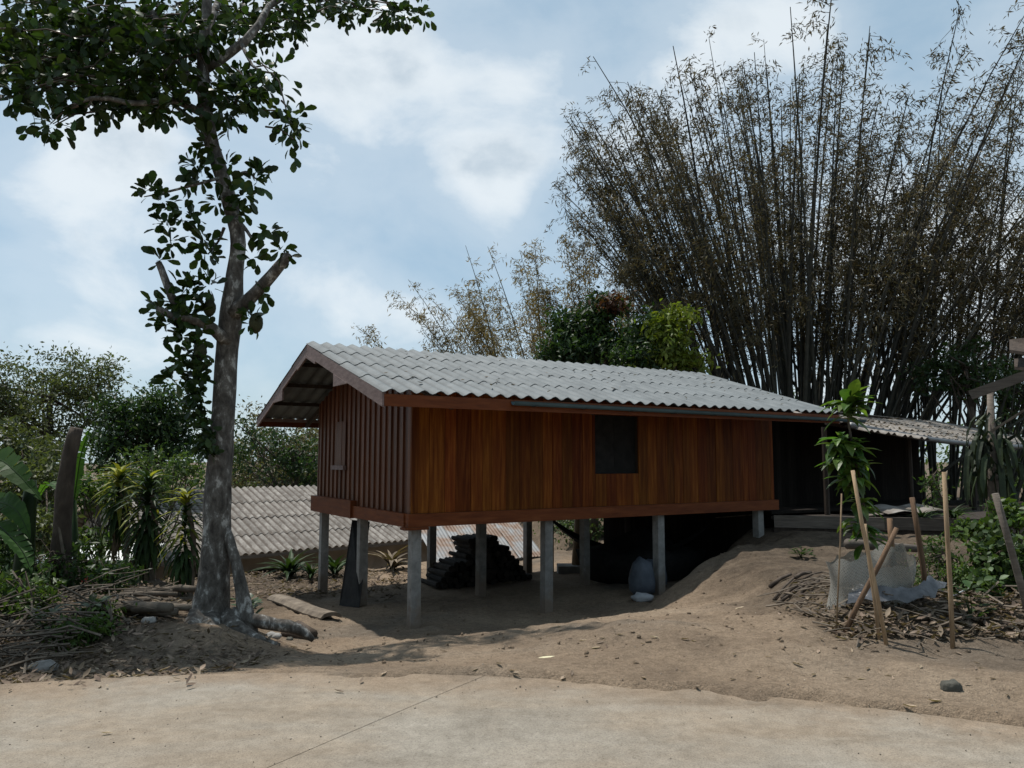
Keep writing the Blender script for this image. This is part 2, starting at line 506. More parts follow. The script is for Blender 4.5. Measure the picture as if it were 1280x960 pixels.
greywood = mat('grey_old_wood', [(.25, (.07, .058, .048)), (.6, (.14, .118, .098)), (.8, (.21, .18, .15))], 3, 8, .85, .35, 35, (1, 1, 9), rnd=.3)
concrete = mat('post_concrete', [(.25, (.15, .145, .135)), (.5, (.26, .25, .235)), (.75, (.36, .35, .33))], 5, 8, .9, .4, 45, rnd=.12)
tile_new = mat('fibre_cement', [(.25, (.085, .098, .104)), (.5, (.132, .148, .154)), (.75, (.175, .19, .194))], 2.6, 7, .7, .12, 50, rnd=.07)
tile_old = mat('mossy_fibre_cement', [(.22, (.05, .042, .035)), (.42, (.15, .135, .12)), (.6, (.25, .232, .21)), (.8, (.35, .33, .305))], 3.2, 9, .9, .3, 40, rnd=.16, nrough=.7)
tile_litter = mat('leaf_stained_sheet', [(.25, (.07, .055, .045)), (.42, (.17, .15, .13)), (.62, (.25, .235, .215)), (.8, (.31, .295, .275))], 4.5, 9, .9, .3, 40, rnd=.12, nrough=.72)
pvc = mat('blue_grey_gutter', [(.3, (.045, .085, .10)), (.7, (.08, .13, .15))], 4, 5, .45, .05, 40)
zinc = mat('dull_zinc', [(.3, (.10, .105, .11)), (.7, (.22, .225, .23))], 4, 6, .5, .05, 40, metal=.4)
rusty = mat('rusty_sheet', [(.3, (.10, .05, .028)), (.44, (.17, .11, .075)), (.58, (.20, .21, .215)), (.8, (.27, .28, .29))], 1.6, 7, .6, .1, 40)
bark = mat('grey_bark', [(.34, (.035, .030, .026)), (.48, (.085, .076, .066)), (.56, (.13, .12, .107)), (.62, (.33, .318, .295))], 11, 10, .95, .7, 22, (1, 1, .55), nrough=.68)
barkdark = mat('dark_bark', [(.28, (.03, .023, .018)), (.55, (.075, .058, .045)), (.78, (.15, .12, .095))], 5, 8, .95, .8, 20, (1, 1, .5), rnd=.2)
stickm = mat('dry_stick', [(.3, (.055, .044, .034)), (.55, (.12, .098, .075)), (.8, (.20, .17, .135))], 6, 6, .9, .3, 40, (1, 1, 1), rnd=.4)
stakem = mat('tan_stake', [(.3, (.20, .13, .075)), (.6, (.33, .235, .145)), (.8, (.42, .32, .21))], 4, 7, .8, .3, 40, (8, 8, 1), rnd=.22)
stakeb = mat('brown_stake', [(.3, (.09, .052, .03)), (.6, (.18, .11, .065)), (.8, (.25, .16, .10))], 4, 7, .8, .3, 40, (8, 8, 1), rnd=.22)
jack = mat('jackfruit_leaf', [(.3, (.014, .028, .008)), (.6, (.028, .052, .012)), (.8, (.055, .08, .018))], 2.2, 4, .38, rnd=.5, attr=True, transl=.20, spec=.2, hue=.02)
jack1 = mat('jackfruit_leaf_single', [(.3, (.016, .032, .009)), (.6, (.034, .062, .014)), (.8, (.065, .095, .02))], 2.2, 4, .42, rnd=.5, transl=.25, spec=.25, hue=.02)
bamb = mat('bamboo_leaf', [(.3, (.055, .046, .022)), (.6, (.098, .083, .040)), (.8, (.15, .118, .055))], .9, 4, .6, rnd=.5, attr=True, transl=.22, hue=.02, tcol=(1.3, 1.2, .8))
bamb2 = mat('pale_bamboo_leaf', [(.3, (.12, .095, .04)), (.6, (.20, .16, .07)), (.8, (.28, .21, .09))], .9, 4, .6, rnd=.4, attr=True, transl=.35, hue=.02, tcol=(1.3, 1.2, .7))
culm = mat('bamboo_culm', [(.3, (.02, .021, .016)), (.6, (.042, .042, .033)), (.8, (.075, .072, .056))], 1.2, 6, .6, .1, 30, (1, 1, 2.5), rnd=.4)
culm2 = mat('pale_bamboo_culm', [(.3, (.10, .09, .05)), (.7, (.20, .175, .10))], 1.2, 6, .6, 0, 30, rnd=.3)


def leafm(name, a, b, c, **k): return mat(name, [(.3, a), (.55, b), (.8, c)], k.pop('scale', .9), 5, .5, rnd=k.pop('rnd', .45), attr=True, transl=k.pop('transl', .3), hue=k.pop('hue', .015), **k)


lf_dark = leafm('dark_leaf', (.014, .030, .011), (.028, .055, .018), (.05, .08, .025))
lf_mid = leafm('mid_leaf', (.030, .052, .018), (.055, .09, .028), (.09, .125, .04))
lf_olive = leafm('olive_leaf', (.04, .052, .022), (.072, .088, .038), (.11, .122, .058))
lf_dry = leafm('greyed_leaf', (.06, .055, .035), (.11, .10, .065), (.18, .165, .11))
lf_lime = leafm('lime_leaf', (.06, .09, .012), (.11, .14, .02), (.17, .19, .035))
lf_red = leafm('young_red_leaf', (.045, .02, .012), (.08, .036, .02), (.11, .055, .025))
lf_shrub = leafm('shrub_leaf', (.03, .06, .014), (.06, .10, .022), (.10, .145, .04), scale=3)
litter = mat('dry_litter', [(.25, (.05, .036, .026)), (.5, (.125, .093, .067)), (.75, (.25, .20, .15))], 5, 5, .85, rnd=.5, attr=True, transl=.1, hue=.012)
dryleaf = mat('single_dry_leaf', [(.25, (.12, .085, .058)), (.55, (.25, .195, .14)), (.8, (.38, .32, .24))], 7, 5, .8, rnd=.4, transl=.1, hue=.012)
grit = mat('grit', [(.3, (.10, .085, .07)), (.7, (.34, .29, .23))], 9, 4, .95, rnd=.5, attr=True)
stone = mat('dark_stone', [(.3, (.05, .05, .042)), (.7, (.12, .115, .095))], 9, 7, .9, .5, 30, rnd=.3)
banana = mat('banana_leaf', [(.3, (.022, .055, .012)), (.6, (.036, .082, .017)), (.8, (.06, .115, .024))], 3, 5, .55, .2, 12, (1, 1, 1), rnd=.3, transl=.4, tcol=(1.8, 1.9, .6), spec=.2)
strap = mat('strap_leaf', [(.3, (.014, .030, .010)), (.6, (.028, .052, .015)), (.8, (.05, .072, .022))], 3, 4, .5, rnd=.45, transl=.2, spec=.15)
strapy = mat('yellow_strap_leaf', [(.3, (.11, .14, .02)), (.6, (.24, .24, .04)), (.8, (.36, .34, .07))], 3, 4, .45, rnd=.4, transl=.35, tcol=(1.3, 1.3, .6))
strapd = mat('dead_strap_leaf', [(.3, (.10, .075, .05)), (.7, (.24, .19, .135))], 3, 4, .8, rnd=.4, transl=.1)
mango = mat('mango_leaf', [(.3, (.035, .075, .016)), (.6, (.07, .125, .024)), (.8, (.12, .18, .036))], 4, 4, .4, rnd=.5, transl=.35, spec=.5, hue=.025)
black = mat('charred_black', [(.3, (.006, .006, .006)), (.7, (.02, .019, .018))], 6, 5, .85, .3, 30, rnd=.3)
logm = mat('dark_firewood', [(.3, (.012, .010, .008)), (.7, (.040, .032, .026))], 8, 6, .9, .4, 30, rnd=.5)
sackm = mat('blue_grey_sack', [(.3, (.05, .06, .075)), (.7, (.11, .125, .15))], 4, 6, .7, .4, 60)
sackw = mat('white_sack', [(.3, (.30, .31, .33)), (.7, (.48, .49, .50))], 4, 6, .7, .4, 60)
whitem = mat('white_sheet', [(.3, (.55, .56, .55)), (.7, (.72, .73, .72))], 2, 5, .5, .05, 30)
redm = mat('red_paint', [(.3, (.30, .03, .03)), (.7, (.42, .05, .045))], 3, 5, .6)
wallm = mat('plaster_wall', [(.3, (.22, .20, .17)), (.7, (.34, .31, .27))], 2, 6, .9)


post_mat = mat('splashed_post_concrete', [(.25, (.13, .125, .115)), (.5, (.23, .222, .208)), (.75, (.33, .32, .30))], 6, 9, .9, .5, 45, rnd=.16, nrough=.7)
_t = post_mat.node_tree; _n = _t.nodes; _b = _n['Principled BSDF']; _src = _b.inputs['Base Color'].links[0].from_socket
_tc = _n.new('ShaderNodeTexCoord'); _s = _n.new('ShaderNodeSeparateXYZ'); _t.links.new(_tc.outputs['Object'], _s.inputs[0])
_z = _n.new('ShaderNodeTexNoise'); _z.inputs['Scale'].default_value = 7; _z.inputs['Detail'].default_value = 6; _t.links.new(_tc.outputs['Object'], _z.inputs['Vector'])
_a = _n.new('ShaderNodeMath'); _a.operation = 'MULTIPLY_ADD'; _a.inputs[1].default_value = .9; _t.links.new(_z.outputs['Fac'], _a.inputs[0]); _t.links.new(_s.outputs[2], _a.inputs[2])
_m = _n.new('ShaderNodeMapRange'); _m.interpolation_type = 'SMOOTHSTEP'; _t.links.new(_a.outputs[0], _m.inputs[0]); _m.inputs[1].default_value = .12; _m.inputs[2].default_value = -.42; _m.inputs[4].default_value = .8
_x = _n.new('ShaderNodeMix'); _x.data_type = 'RGBA'; _t.links.new(_m.outputs[0], _x.inputs[0]); _t.links.new(_src, _x.inputs[6]); _x.inputs[7].default_value = (.17, .125, .088, 1); _t.links.new(_x.outputs[2], _b.inputs['Base Color'])


def trough_dirt_shade(m, period, dark, amt):
    """moss and dust, with painted rib shade, along troughs of a corrugated sheet (local x)"""
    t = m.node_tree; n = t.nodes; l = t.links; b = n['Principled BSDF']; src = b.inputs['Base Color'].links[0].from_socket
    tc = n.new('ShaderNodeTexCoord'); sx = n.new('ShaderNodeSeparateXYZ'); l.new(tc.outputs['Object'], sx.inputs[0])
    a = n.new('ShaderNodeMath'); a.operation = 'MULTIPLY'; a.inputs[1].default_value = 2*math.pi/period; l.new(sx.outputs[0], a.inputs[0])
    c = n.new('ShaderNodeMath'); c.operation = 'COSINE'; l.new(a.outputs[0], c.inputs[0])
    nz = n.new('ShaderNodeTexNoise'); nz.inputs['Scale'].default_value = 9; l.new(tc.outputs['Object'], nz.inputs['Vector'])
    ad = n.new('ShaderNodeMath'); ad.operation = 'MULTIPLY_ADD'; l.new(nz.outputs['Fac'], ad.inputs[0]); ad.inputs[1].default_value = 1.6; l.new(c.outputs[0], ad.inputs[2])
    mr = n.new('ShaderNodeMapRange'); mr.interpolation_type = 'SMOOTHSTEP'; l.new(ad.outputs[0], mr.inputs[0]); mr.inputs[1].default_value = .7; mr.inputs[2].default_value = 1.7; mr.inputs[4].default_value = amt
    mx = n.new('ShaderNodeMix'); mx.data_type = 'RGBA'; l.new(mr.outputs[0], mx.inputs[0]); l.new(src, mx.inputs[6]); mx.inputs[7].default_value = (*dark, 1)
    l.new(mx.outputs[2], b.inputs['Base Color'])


trough_dirt_shade(tile_old, .475/2, (.075, .06, .048), .85)
trough_dirt_shade(tile_litter, .25, (.09, .07, .055), .6)
trough_dirt_shade(tile_new, .24, (.055, .061, .062), .6)  # house roof: rib shade painted in as darker troughs

# ------------------------------------------------------------------ ground and road


def grid_axis(a, b, step, far_lo, far_hi, g=1.35):
    xs = list(np.arange(a, b + 1e-6, step)); s = step; x = b
    while x < far_hi: s *= g; x += s; xs.append(x)
    s = step; x = a; lo = []
    while x > far_lo: s *= g; x -= s; lo.append(x)
    return np.array(lo[::-1] + xs)


gx = grid_axis(-8, 9, .05, -1500, 1500); gy = grid_axis(4.4, 15, .045, -400, 2500)
GX, GY = np.meshgrid(gx, gy); GZ = Hn(GX, GY)
nx, ny = len(gx), len(gy)
me = bpy.data.meshes.new('ground')
P = np.stack([GX, GY, GZ], -1).reshape(-1, 3)
ii = (np.arange(ny - 1)[:, None] * nx + np.arange(nx - 1)[None]).ravel()
Q = np.stack([ii, ii + 1, ii + nx + 1, ii + nx], 1)
me.vertices.add(len(P)); me.vertices.foreach_set('co', P.ravel())
me.loops.add(Q.size); me.loops.foreach_set('vertex_index', Q.ravel().astype(np.int32))
me.polygons.add(len(Q)); me.polygons.foreach_set('loop_start', (np.arange(len(Q)) * 4).astype(np.int32)); me.polygons.foreach_set('loop_total', np.full(len(Q), 4, np.int32))
me.polygons.foreach_set('use_smooth', np.ones(len(Q), bool))
me.update(calc_edges=True); me.materials.append(GM)
tag(link('ground', me), kind='structure')

road = empty('road', (0, 3, 0), kind='structure')
JX = -0.29 - .624 * 5.74
cuts = [-46, -31, -16, -11, -6, -1, 4, 9, 14, 29, 44]
for a, b in zip(cuts[:-1], cuts[1:]):
    a2 = a + 1 + JX + .0035; b2 = b + 1 + JX - .0035
    k = 14 if b - a < 6 else 24; T = 12
    m = MB()
    for layer in (0, 1):
        for i in range(k + 1):
            xp = a2 + (b2 - a2) * i / k
            # far edge: solve y = edge(xp + .624 y)
            y = 5.5
            for _ in range(25): y = .5 * y + .5 * float(road_edge(np.array(xp + .624 * y)))
            for j in range(T + 1):
                yy = y - ROADW * j / T; xx = xp + .624 * yy
                zz = .012 * float(vnoise(xx, yy, .45, 5)) - (0.14 if layer else 0) - (.004 if j in (0, T) or i in (0, k) else 0)
                m.v.append((xx, yy, zz))
    n_ = (k + 1) * (T + 1); S = T + 1
    for i in range(k):
        for j in range(T):
            q = (i*S+j, i*S+j+1, (i+1)*S+j+1, (i+1)*S+j)
            m.f.append(q); m.f.append(tuple(n_ + t for t in q[::-1]))
    for j in range(T):
        m.f.append((j+1, j, n_+j, n_+j+1)); e_ = k*S; m.f.append((e_+j, e_+j+1, n_+e_+j+1, n_+e_+j))
    for i in range(k):
        m.f.append((i*S, (i+1)*S, n_+(i+1)*S, n_+i*S)); m.f.append(((i+1)*S+T, i*S+T, n_+i*S+T, n_+(i+1)*S+T))
    m.build('concrete_slab', RM, road)

# ------------------------------------------------------------------ stilt house
house = empty('stilt_house', W(4, 2.35, -0.9), 'varnished brown wooden house raised on grey concrete posts under a pale tiled roof', 'house')
SL = 0.305; RV = 2.35; RZ = 3.60; U0, U1 = -1.0, 8.35; V0, V1 = -1.28, 5.98


def zr(v): return RZ - SL * abs(v - RV)


def part(name, m, mb, parent=house, smooth=False): return mb.build(name, m, parent, smooth)


for u in (.09, 2.47, 4.92, 7.55):
    for v in (.10, 2.38, 4.62):
        p = W(u, v, 0); g = H(p.x, p.y); tl = random.uniform(-.012, .012); tl2 = random.uniform(-.012, .012)
        a = W(u + tl, v + tl2, g - .35); b = W(u, v, .60); s = .078
        m = MB(); off = [(-s, -s), (s, -s), (s, s), (-s, s)]
        m.hexa([a + HU*i + HV*j for i, j in off] + [b + HU*i*.97 + HV*j*.97 for i, j in off])
        part('post', post_mat, m)
# sills and floor
part('sill_beam', beamw, MB().box((-.09, -.07, .605), (7.98, .065, .80), W))
part('sill_beam', beamw, MB().box((-.11, .067, .60), (.03, 2.36, .80), W))
part('sill_beam', beamw, MB().box((-.15, 2.362, .585), (.03, 4.78, .89), W))
part('sill_beam', beamw, MB().box((.03, 4.64, .60), (7.98, 4.76, .80), W))
part('beam_end', beamw, MB().box((-.16, -.12, .565), (.22, .08, .604), W))
for u in np.arange(.6, 7.9, .62): part('joist', darkwood, MB().box((u-.03, .08, .62), (u+.03, 4.62, .74), W))
k = 0
for v in np.arange(.075, 4.5, .2285):
    part('floor_board', darkwood, MB().box((.032, v, .745), (7.9, min(v + .224, 4.63), .775), W))
# front wall boards, each its own width; window opening left free
WU0, WU1, WZ0, WZ1 = 3.41, 4.38, 1.36, 2.385
u = .075; i = 0
while u < 7.9:
    w = random.choice((.165, .19, .215, .24, .26)); e = min(u + w, 7.92); dv = random.uniform(-.004, .004)
    top = zr(0) - .13
    if e > WU0 and u < WU1:
        if u < WU0 - .03: e = WU0
        elif e > WU1 + .03: e = WU1 if u < WU1 - .03 else e
        if u < WU1 - .01 and u >= WU0 - .01:
            e = min(e, WU1)
            part('wall_board', teak, MB().box((u + .003, -.012 + dv, .802), (e - .003, .016 + dv, WZ0), W))
            part('wall_board', teak, MB().box((u + .003, -.012 + dv, WZ1), (e - .003, .016 + dv, top), W))
            u = e; continue
    part('wall_board', teak, MB().box((u + .003, -.012 + dv, .802), (e - .003, .016 + dv, top), W))
    u = e
part('wall_lining', darkwood, MB().box((.075, .018, .80), (WU0, .03, zr(0) - .14), W))
part('wall_lining', darkwood, MB().box((WU1, .018, .80), (7.92, .03, zr(0) - .14), W))
win = part('window', darkwood, MB().box((WU0 - .0, .018, WZ0 - .04), (WU1, .10, WZ0), W).box((WU0 - .05, .032, WZ0), (WU0, .10, WZ1), W).box((WU1, .032, WZ0), (WU1 + .05, .10, WZ1), W).box((WU0, .018, WZ1), (WU1, .10, WZ1 + .04), W))
part('shutter', black, MB().box((WU0 + .002, .075, WZ0 + .002), (WU0 + .482, .10, WZ1 - .002), W), win)
part('shutter', black, MB().box((WU0 + .488, .075, WZ0 + .002), (WU1 - .002, .10, WZ1 - .002), W), win)
part('corner_board', teak, MB().box((-.035, -.03, .802), (.072, .02, zr(0) - .12), W))
part('corner_board', teak_gable, MB().box((-.035, .022, .802), (-.012, .12, zr(.1) - .12), W))
# gable wall: boards with raised battens
v = .121; j = 0
while v < 4.74:
    e = min(v + .245, 4.745)
    def wz(q): return zr(q) - .135
    m = MB(); z0 = .802 if v < 2.36 else .892
    m.hexa([W(-.006, v, z0), W(.02, v, z0), W(.02, e, z0), W(-.006, e, z0), W(-.006, v, wz(v)), W(.02, v, wz(v)), W(.02, e, wz(e)), W(-.006, e, wz(e))])
    part('wall_board', teak_gable, m)
    m = MB(); a, b = e - .05, min(e + .055, 4.75)
    if j % 1 == 0: m.hexa([W(-.036, a, z0), W(-.0065, a, z0), W(-.0065, b, z0), W(-.036, b, z0), W(-.036, a, wz(a)), W(-.0065, a, wz(a)), W(-.0065, b, wz(b)), W(-.036, b, wz(b))])
    part('batten', teak_gable, m)
    v = e + .003; j += 1
gw = part('window', teak_gable, MB().box((-.046, 3.02, 1.50), (-.0375, 3.21, 2.32), W).box((-.052, 3.215, 1.50), (-.0375, 3.41, 2.32), W).box((-.046, 3.415, 1.50), (-.0375, 3.62, 2.32), W))
part('window_sill', barge, MB().box((-.10, 2.96, 1.42), (-.0375, 3.70, 1.498), W), gw)
# far gable and back wall
m = MB()
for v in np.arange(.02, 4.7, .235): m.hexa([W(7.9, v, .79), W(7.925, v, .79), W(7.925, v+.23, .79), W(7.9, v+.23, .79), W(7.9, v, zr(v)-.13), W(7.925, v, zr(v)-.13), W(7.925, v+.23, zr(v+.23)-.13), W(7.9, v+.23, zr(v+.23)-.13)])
part('end_wall', shade_wood, m)
part('back_wall', darkwood, MB().box((.03, 4.70, .80), (7.89, 4.73, zr(4.7) - .12), W))
# roof timbers
for v in (-1.15, -.2, .75, 1.7, 2.28, 2.42, 3.0, 3.95, 4.9, 5.85):
    z = zr(v) - .055
    part('purlin', darkwood if abs(v-2.35) < 3.4 else barge, MB().box((U0 + .03, v - .025, z - .07), (U1 - .03, v + .025, z - .002), W))
for u in (.045, 2.47, 4.92, 7.6):
    for sgn in (-1, 1):
        a = W(u, RV, RZ - .17); b = W(u, RV + sgn * 3.58, zr(RV + sgn * 3.58) - .17)
        part('rafter', darkwood, MB().beam(a, b, .05, .095))
for sgn in (-1, 1):
    ve = RV + sgn * 3.63
    def bq(u0, u1, va, vb, t0, t1):
        return [W(u0, va, zr(va) - t1), W(u1, va, zr(va) - t1), W(u1, vb, zr(vb) - t1), W(u0, vb, zr(vb) - t1), W(u0, va, zr(va) - t0), W(u1, va, zr(va) - t0), W(u1, vb, zr(vb) - t0), W(u0, vb, zr(vb) - t0)]
    for ue in (U0, U1 - .03):
        m = MB().hexa(bq(ue, ue + .028, RV + sgn * .001, ve, .012, .20))
        if ue == U0:
            m.hexa(bq(ue - .003, ue + .0275, RV + sgn * .002, RV + sgn * .55, .20, .245))
            m.hexa([W(ue-.003, RV+sgn*1.55, zr(RV+sgn*1.55)-.40), W(ue+.0275, RV+sgn*1.55, zr(RV+sgn*1.55)-.40), W(ue+.0275, RV+sgn*2.2, zr(RV+sgn*2.2)-.21), W(ue-.003, RV+sgn*2.2, zr(RV+sgn*2.2)-.21),
                    W(ue-.003, RV+sgn*1.55, zr(RV+sgn*1.55)-.20), W(ue+.0275, RV+sgn*1.55, zr(RV+sgn*1.55)-.20), W(ue+.0275, RV+sgn*2.2, zr(RV+sgn*2.2)-.20), W(ue-.003, RV+sgn*2.2, zr(RV+sgn*2.2)-.20)])
        part('barge_board', barge, m)
part('fascia_board', beamw, MB().box((U0 + .03, V0 - .005, zr(V0) - .19), (U1 - .03, V0 + .02, zr(V0) - .03), W))
part('fascia_board', beamw, MB().box((U0 + .03, V1 - .02, zr(V1) - .19), (U1 - .03, V1 + .005, zr(V1) - .03), W))


# roof tiles: one shared corrugated sheet of two waves
def tile_mesh(name, w, l, amp, waves, m, seg=6, th=.007):
    mb = MB(); n = waves * seg + 1
    prof = [(w * i / (n - 1), -amp * math.cos(2 * math.pi * i / seg)) for i in range(n)]
    for y in (0, l):
        for (x, z) in prof: mb.v.append((x, y, z))
    for y in (0, l):
        for (x, z) in prof: mb.v.append((x, y, z - th))
    for i in range(n - 1):
        mb.f.append((i, i+1, n+i+1, n+i)); mb.f.append((2*n+i+1, 2*n+i, 3*n+i, 3*n+i+1))
    k = len(mb.v); nf = len(mb.f)
    for t in (0, th):
        for (x, z) in prof: mb.v.append((x, 0, z - t))
    for i in range(n - 1): mb.f.append((k+i+1, k+i, k+n+i, k+n+i+1))
    me = mb.mesh(name, m, False)
    me.polygons.foreach_set('use_smooth', [i < nf for i in range(len(me.polygons))])
    return me


ROWS = 4
sl_len = math.hypot(3.66, 3.66 * SL); expo = sl_len / ROWS
NT = 20; TW = (U1 - U0 + .02) / NT
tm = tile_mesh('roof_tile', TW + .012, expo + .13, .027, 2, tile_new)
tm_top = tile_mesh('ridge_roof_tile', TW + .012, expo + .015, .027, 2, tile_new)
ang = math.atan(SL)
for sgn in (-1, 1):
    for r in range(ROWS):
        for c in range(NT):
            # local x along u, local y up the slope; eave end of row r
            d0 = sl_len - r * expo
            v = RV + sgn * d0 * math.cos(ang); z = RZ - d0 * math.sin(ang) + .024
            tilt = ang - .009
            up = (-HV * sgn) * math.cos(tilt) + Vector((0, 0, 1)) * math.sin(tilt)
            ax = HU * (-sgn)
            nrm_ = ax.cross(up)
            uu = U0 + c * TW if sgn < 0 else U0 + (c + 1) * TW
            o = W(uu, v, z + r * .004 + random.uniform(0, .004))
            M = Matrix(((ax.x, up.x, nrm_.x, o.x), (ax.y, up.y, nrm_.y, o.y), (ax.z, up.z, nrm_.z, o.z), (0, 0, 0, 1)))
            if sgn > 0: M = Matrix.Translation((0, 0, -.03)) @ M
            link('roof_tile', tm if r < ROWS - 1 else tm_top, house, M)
# gutter
m = MB(); n = 9; g0 = [(math.cos(math.pi + math.pi * i / (n-1)) * .055, math.sin(math.pi + math.pi * i / (n-1)) * .06) for i in range(n)]
g1 = [(x * .9, y * .9) for x, y in g0]
for (u, dz) in ((.95, 0), (9.0, -.05)):
    for ring in (g0, g1):
        for (a, b) in ring: m.v.append(tuple(W(u, V0 - .068 + a, zr(V0) - .055 + dz + b)))
for i in range(n - 1):
    m.f += [(i, i+1, 2*n+i+1, 2*n+i), (n+i+1, n+i, 3*n+i, 3*n+i+1), (i+1, i, n+i, n+i+1), (2*n+i, 2*n+i+1, 3*n+i+1, 3*n+i)]
m.f += [(0, n, 3*n, 2*n), (n-1, 3*n-1, 4*n-1, 2*n-1)]
gut = part('gutter', pvc, m, smooth=True)
for u in np.arange(1.3, 8.3, .9): part('gutter_hook', darkwood, MB().box((u, V0 - .13, zr(V0) - .118 - .006*u), (u + .02, V0 - .003, zr(V0) - .108 - .006*u), W), gut)


# ------------------------------------------------------------------ old shack joined on the right
def bil(a, b, c, d, s, t): return (a*(1-s) + b*s)*(1-t) + (d*(1-s) + c*s)*t


shack = empty('old_shack', (9.5, 18.5, 0), 'old dark open-fronted shack with sagging leaf-strewn grey roof', 'shack')
eL, eR = Vector((6.75, 15.55, 2.40)), Vector((14.6, 20.4, 2.02))
rL, rR = eL + HV*3.1 + Vector((0, 0, .62)), eR + HV*3.1 + Vector((0, 0, .72))
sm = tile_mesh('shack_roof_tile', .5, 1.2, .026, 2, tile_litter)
for r in range(3):
    for c in range(18):
        s = c / 18; t = r / 3
        sag = -.16 * math.sin(math.pi * s) * (1 - .5 * t)
        o = bil(eL, eR, rR, rL, s, t) + Vector((0, 0, sag + random.uniform(-.008, .012) + .01 * r)); nx_ = bil(eL, eR, rR, rL, (c+1)/18, t) + Vector((0, 0, -.16 * math.sin(math.pi * (c+1) / 18) * (1 - .5*t)))
        upv = (bil(eL, eR, rR, rL, s, t + 1/3) - bil(eL, eR, rR, rL, s, t)).normalized(); ax = (nx_ - o).normalized(); nr = ax.cross(upv).normalized(); upv = nr.cross(ax)
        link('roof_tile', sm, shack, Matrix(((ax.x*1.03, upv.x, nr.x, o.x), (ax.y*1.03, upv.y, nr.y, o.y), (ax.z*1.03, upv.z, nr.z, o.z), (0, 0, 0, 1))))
m = MB()
bL, bR = rL + HV*3 - Vector((0, 0, .75)), rR + HV*3 - Vector((0, 0, .75))
m.v = [tuple(x + Vector((0, 0, dz))) for dz in (-.01, .01) for x in (rL, rR, bR, bL)]; m.f = [(3, 2, 1, 0), (4, 5, 6, 7), (0, 1, 5, 4), (1, 2, 6, 5), (2, 3, 7, 6), (3, 0, 4, 7)]
part('back_roof', tile_litter, m, shack)
pts = [bil(eL, eR, rR, rL, s, 0) + Vector((0, 0, -.16*math.sin(math.pi*s) - .07)) - HV*.06 for s in np.linspace(0.02, .98, 12)]
part('gutter', zinc, MB().tube(pts, .06, 8), shack, True)
for s in (.0, .33, .62, 1.0):
    p = bil(eL, eR, rR, rL, s, .14); g = H(p.x, p.y)
    part('post', darkwood, MB().tube([(p.x, p.y, g - .3), (p.x, p.y, p.z - .2 - .1*math.sin(math.pi*s))], .06, 7, jit=.08), shack)
pts = [bil(eL, eR, rR, rL, s, .12) + Vector((0, 0, -.16*math.sin(math.pi*s) - .1)) for s in np.linspace(0, 1, 8)]
part('eave_beam', darkwood, MB().tube(pts, .05, 6), shack)
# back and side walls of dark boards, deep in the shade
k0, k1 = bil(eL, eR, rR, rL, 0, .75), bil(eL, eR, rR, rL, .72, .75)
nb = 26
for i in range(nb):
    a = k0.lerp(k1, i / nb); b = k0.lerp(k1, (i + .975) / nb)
    part('wall_board', shade_wood, MB().beam((a.lerp(b, .5).x, a.lerp(b, .5).y, .2), (a.lerp(b, .5).x, a.lerp(b, .5).y, a.z - .08), (b - a).length, .025, up=HV), shack)
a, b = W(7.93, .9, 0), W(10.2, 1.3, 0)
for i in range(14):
    q = a.lerp(b, (i + .5) / 14); part('wall_board', shade_wood, MB().beam((q.x, q.y, .1), (q.x, q.y, 2.62), (b-a).length/14 - .006, .025, up=HV), shack)
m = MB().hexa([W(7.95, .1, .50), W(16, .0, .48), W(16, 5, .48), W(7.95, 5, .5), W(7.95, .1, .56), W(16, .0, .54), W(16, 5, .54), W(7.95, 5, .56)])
part('floor', shade_wood, m, shack)
# eave infill over the gap between the two roofs
sh = empty('loose_roof_sheet', (8.6, 16.0, 2.2), 'short corrugated grey sheet slung below the gutter of the old shack', 'roof sheet')
for i in range(4):
    o = atY(1086 + i * 21, 538 + i * 3.0, 15.35 + i * .28); ax = Vector((.86, .5, -.05)).normalized(); upv = Vector((-.5, .86, .22)).normalized(); nr = ax.cross(upv).normalized(); upv = nr.cross(ax)
    link('sheet_section', sm, sh, Matrix(((ax.x*.78, upv.x*.5, nr.x, o.x), (ax.y*.78, upv.y*.5, nr.y, o.y), (ax.z*.78, upv.z*.5, nr.z, o.z), (0, 0, 0, 1))))

# timber platform edge
plat = empty('timber_platform', (7.6, 14.7, -.1), 'two stacked weathered timber planks edging the raised yard beside the house', 'platform')
pa, pb = Vector((5.25, 15.45, 0)), Vector((10.6, 13.9, 0))
for z0, z1, dy in ((.02, .25, 0), (.262, .50, -.03)):
    for (s0, s1) in ((0, .36), (.362, .70), (.703, 1.0)):
        q0, q1 = pa.lerp(pb, s0), pa.lerp(pb, s1)
        q0 = q0 + Vector((0, dy + random.uniform(-.02, .02), 0)); q1 = q1 + Vector((0, dy + random.uniform(-.02, .02), 0))
        part('plank', greywood if z0 > .1 else darkwood, MB().beam(q0 + Vector((0, 0, (z0+z1)/2)), q1 + Vector((0, 0, (z0+z1)/2 + random.uniform(-.015, .015))), .06, z1 - z0), plat)
for s in (.03, .34, .68, .97):
    q = pa.lerp(pb, s) + Vector((.02, .1, 0)); part('stake', greywood, MB().tube([(q.x, q.y, H(q.x, q.y) - .3), (q.x, q.y, .47)], .05, 7, jit=.1), plat)
m = MB().hexa([tuple(pa + Vector((0, .15, .40))), tuple(pb + Vector((0, .15, .40))), (13, 18.2, .40), W(8.0, .08, .40), tuple(pa + Vector((0, .15, .47))), tuple(pb + Vector((0, .15, .47))), (13, 18.2, .47), W(8.0, .08, .47)])
part('deck', darkwood, m, plat)
gs = empty('grey_sheet_pile', (7.6, 14.9, .47), 'crumpled grey corrugated sheets lying on the timber platform', 'sheets')
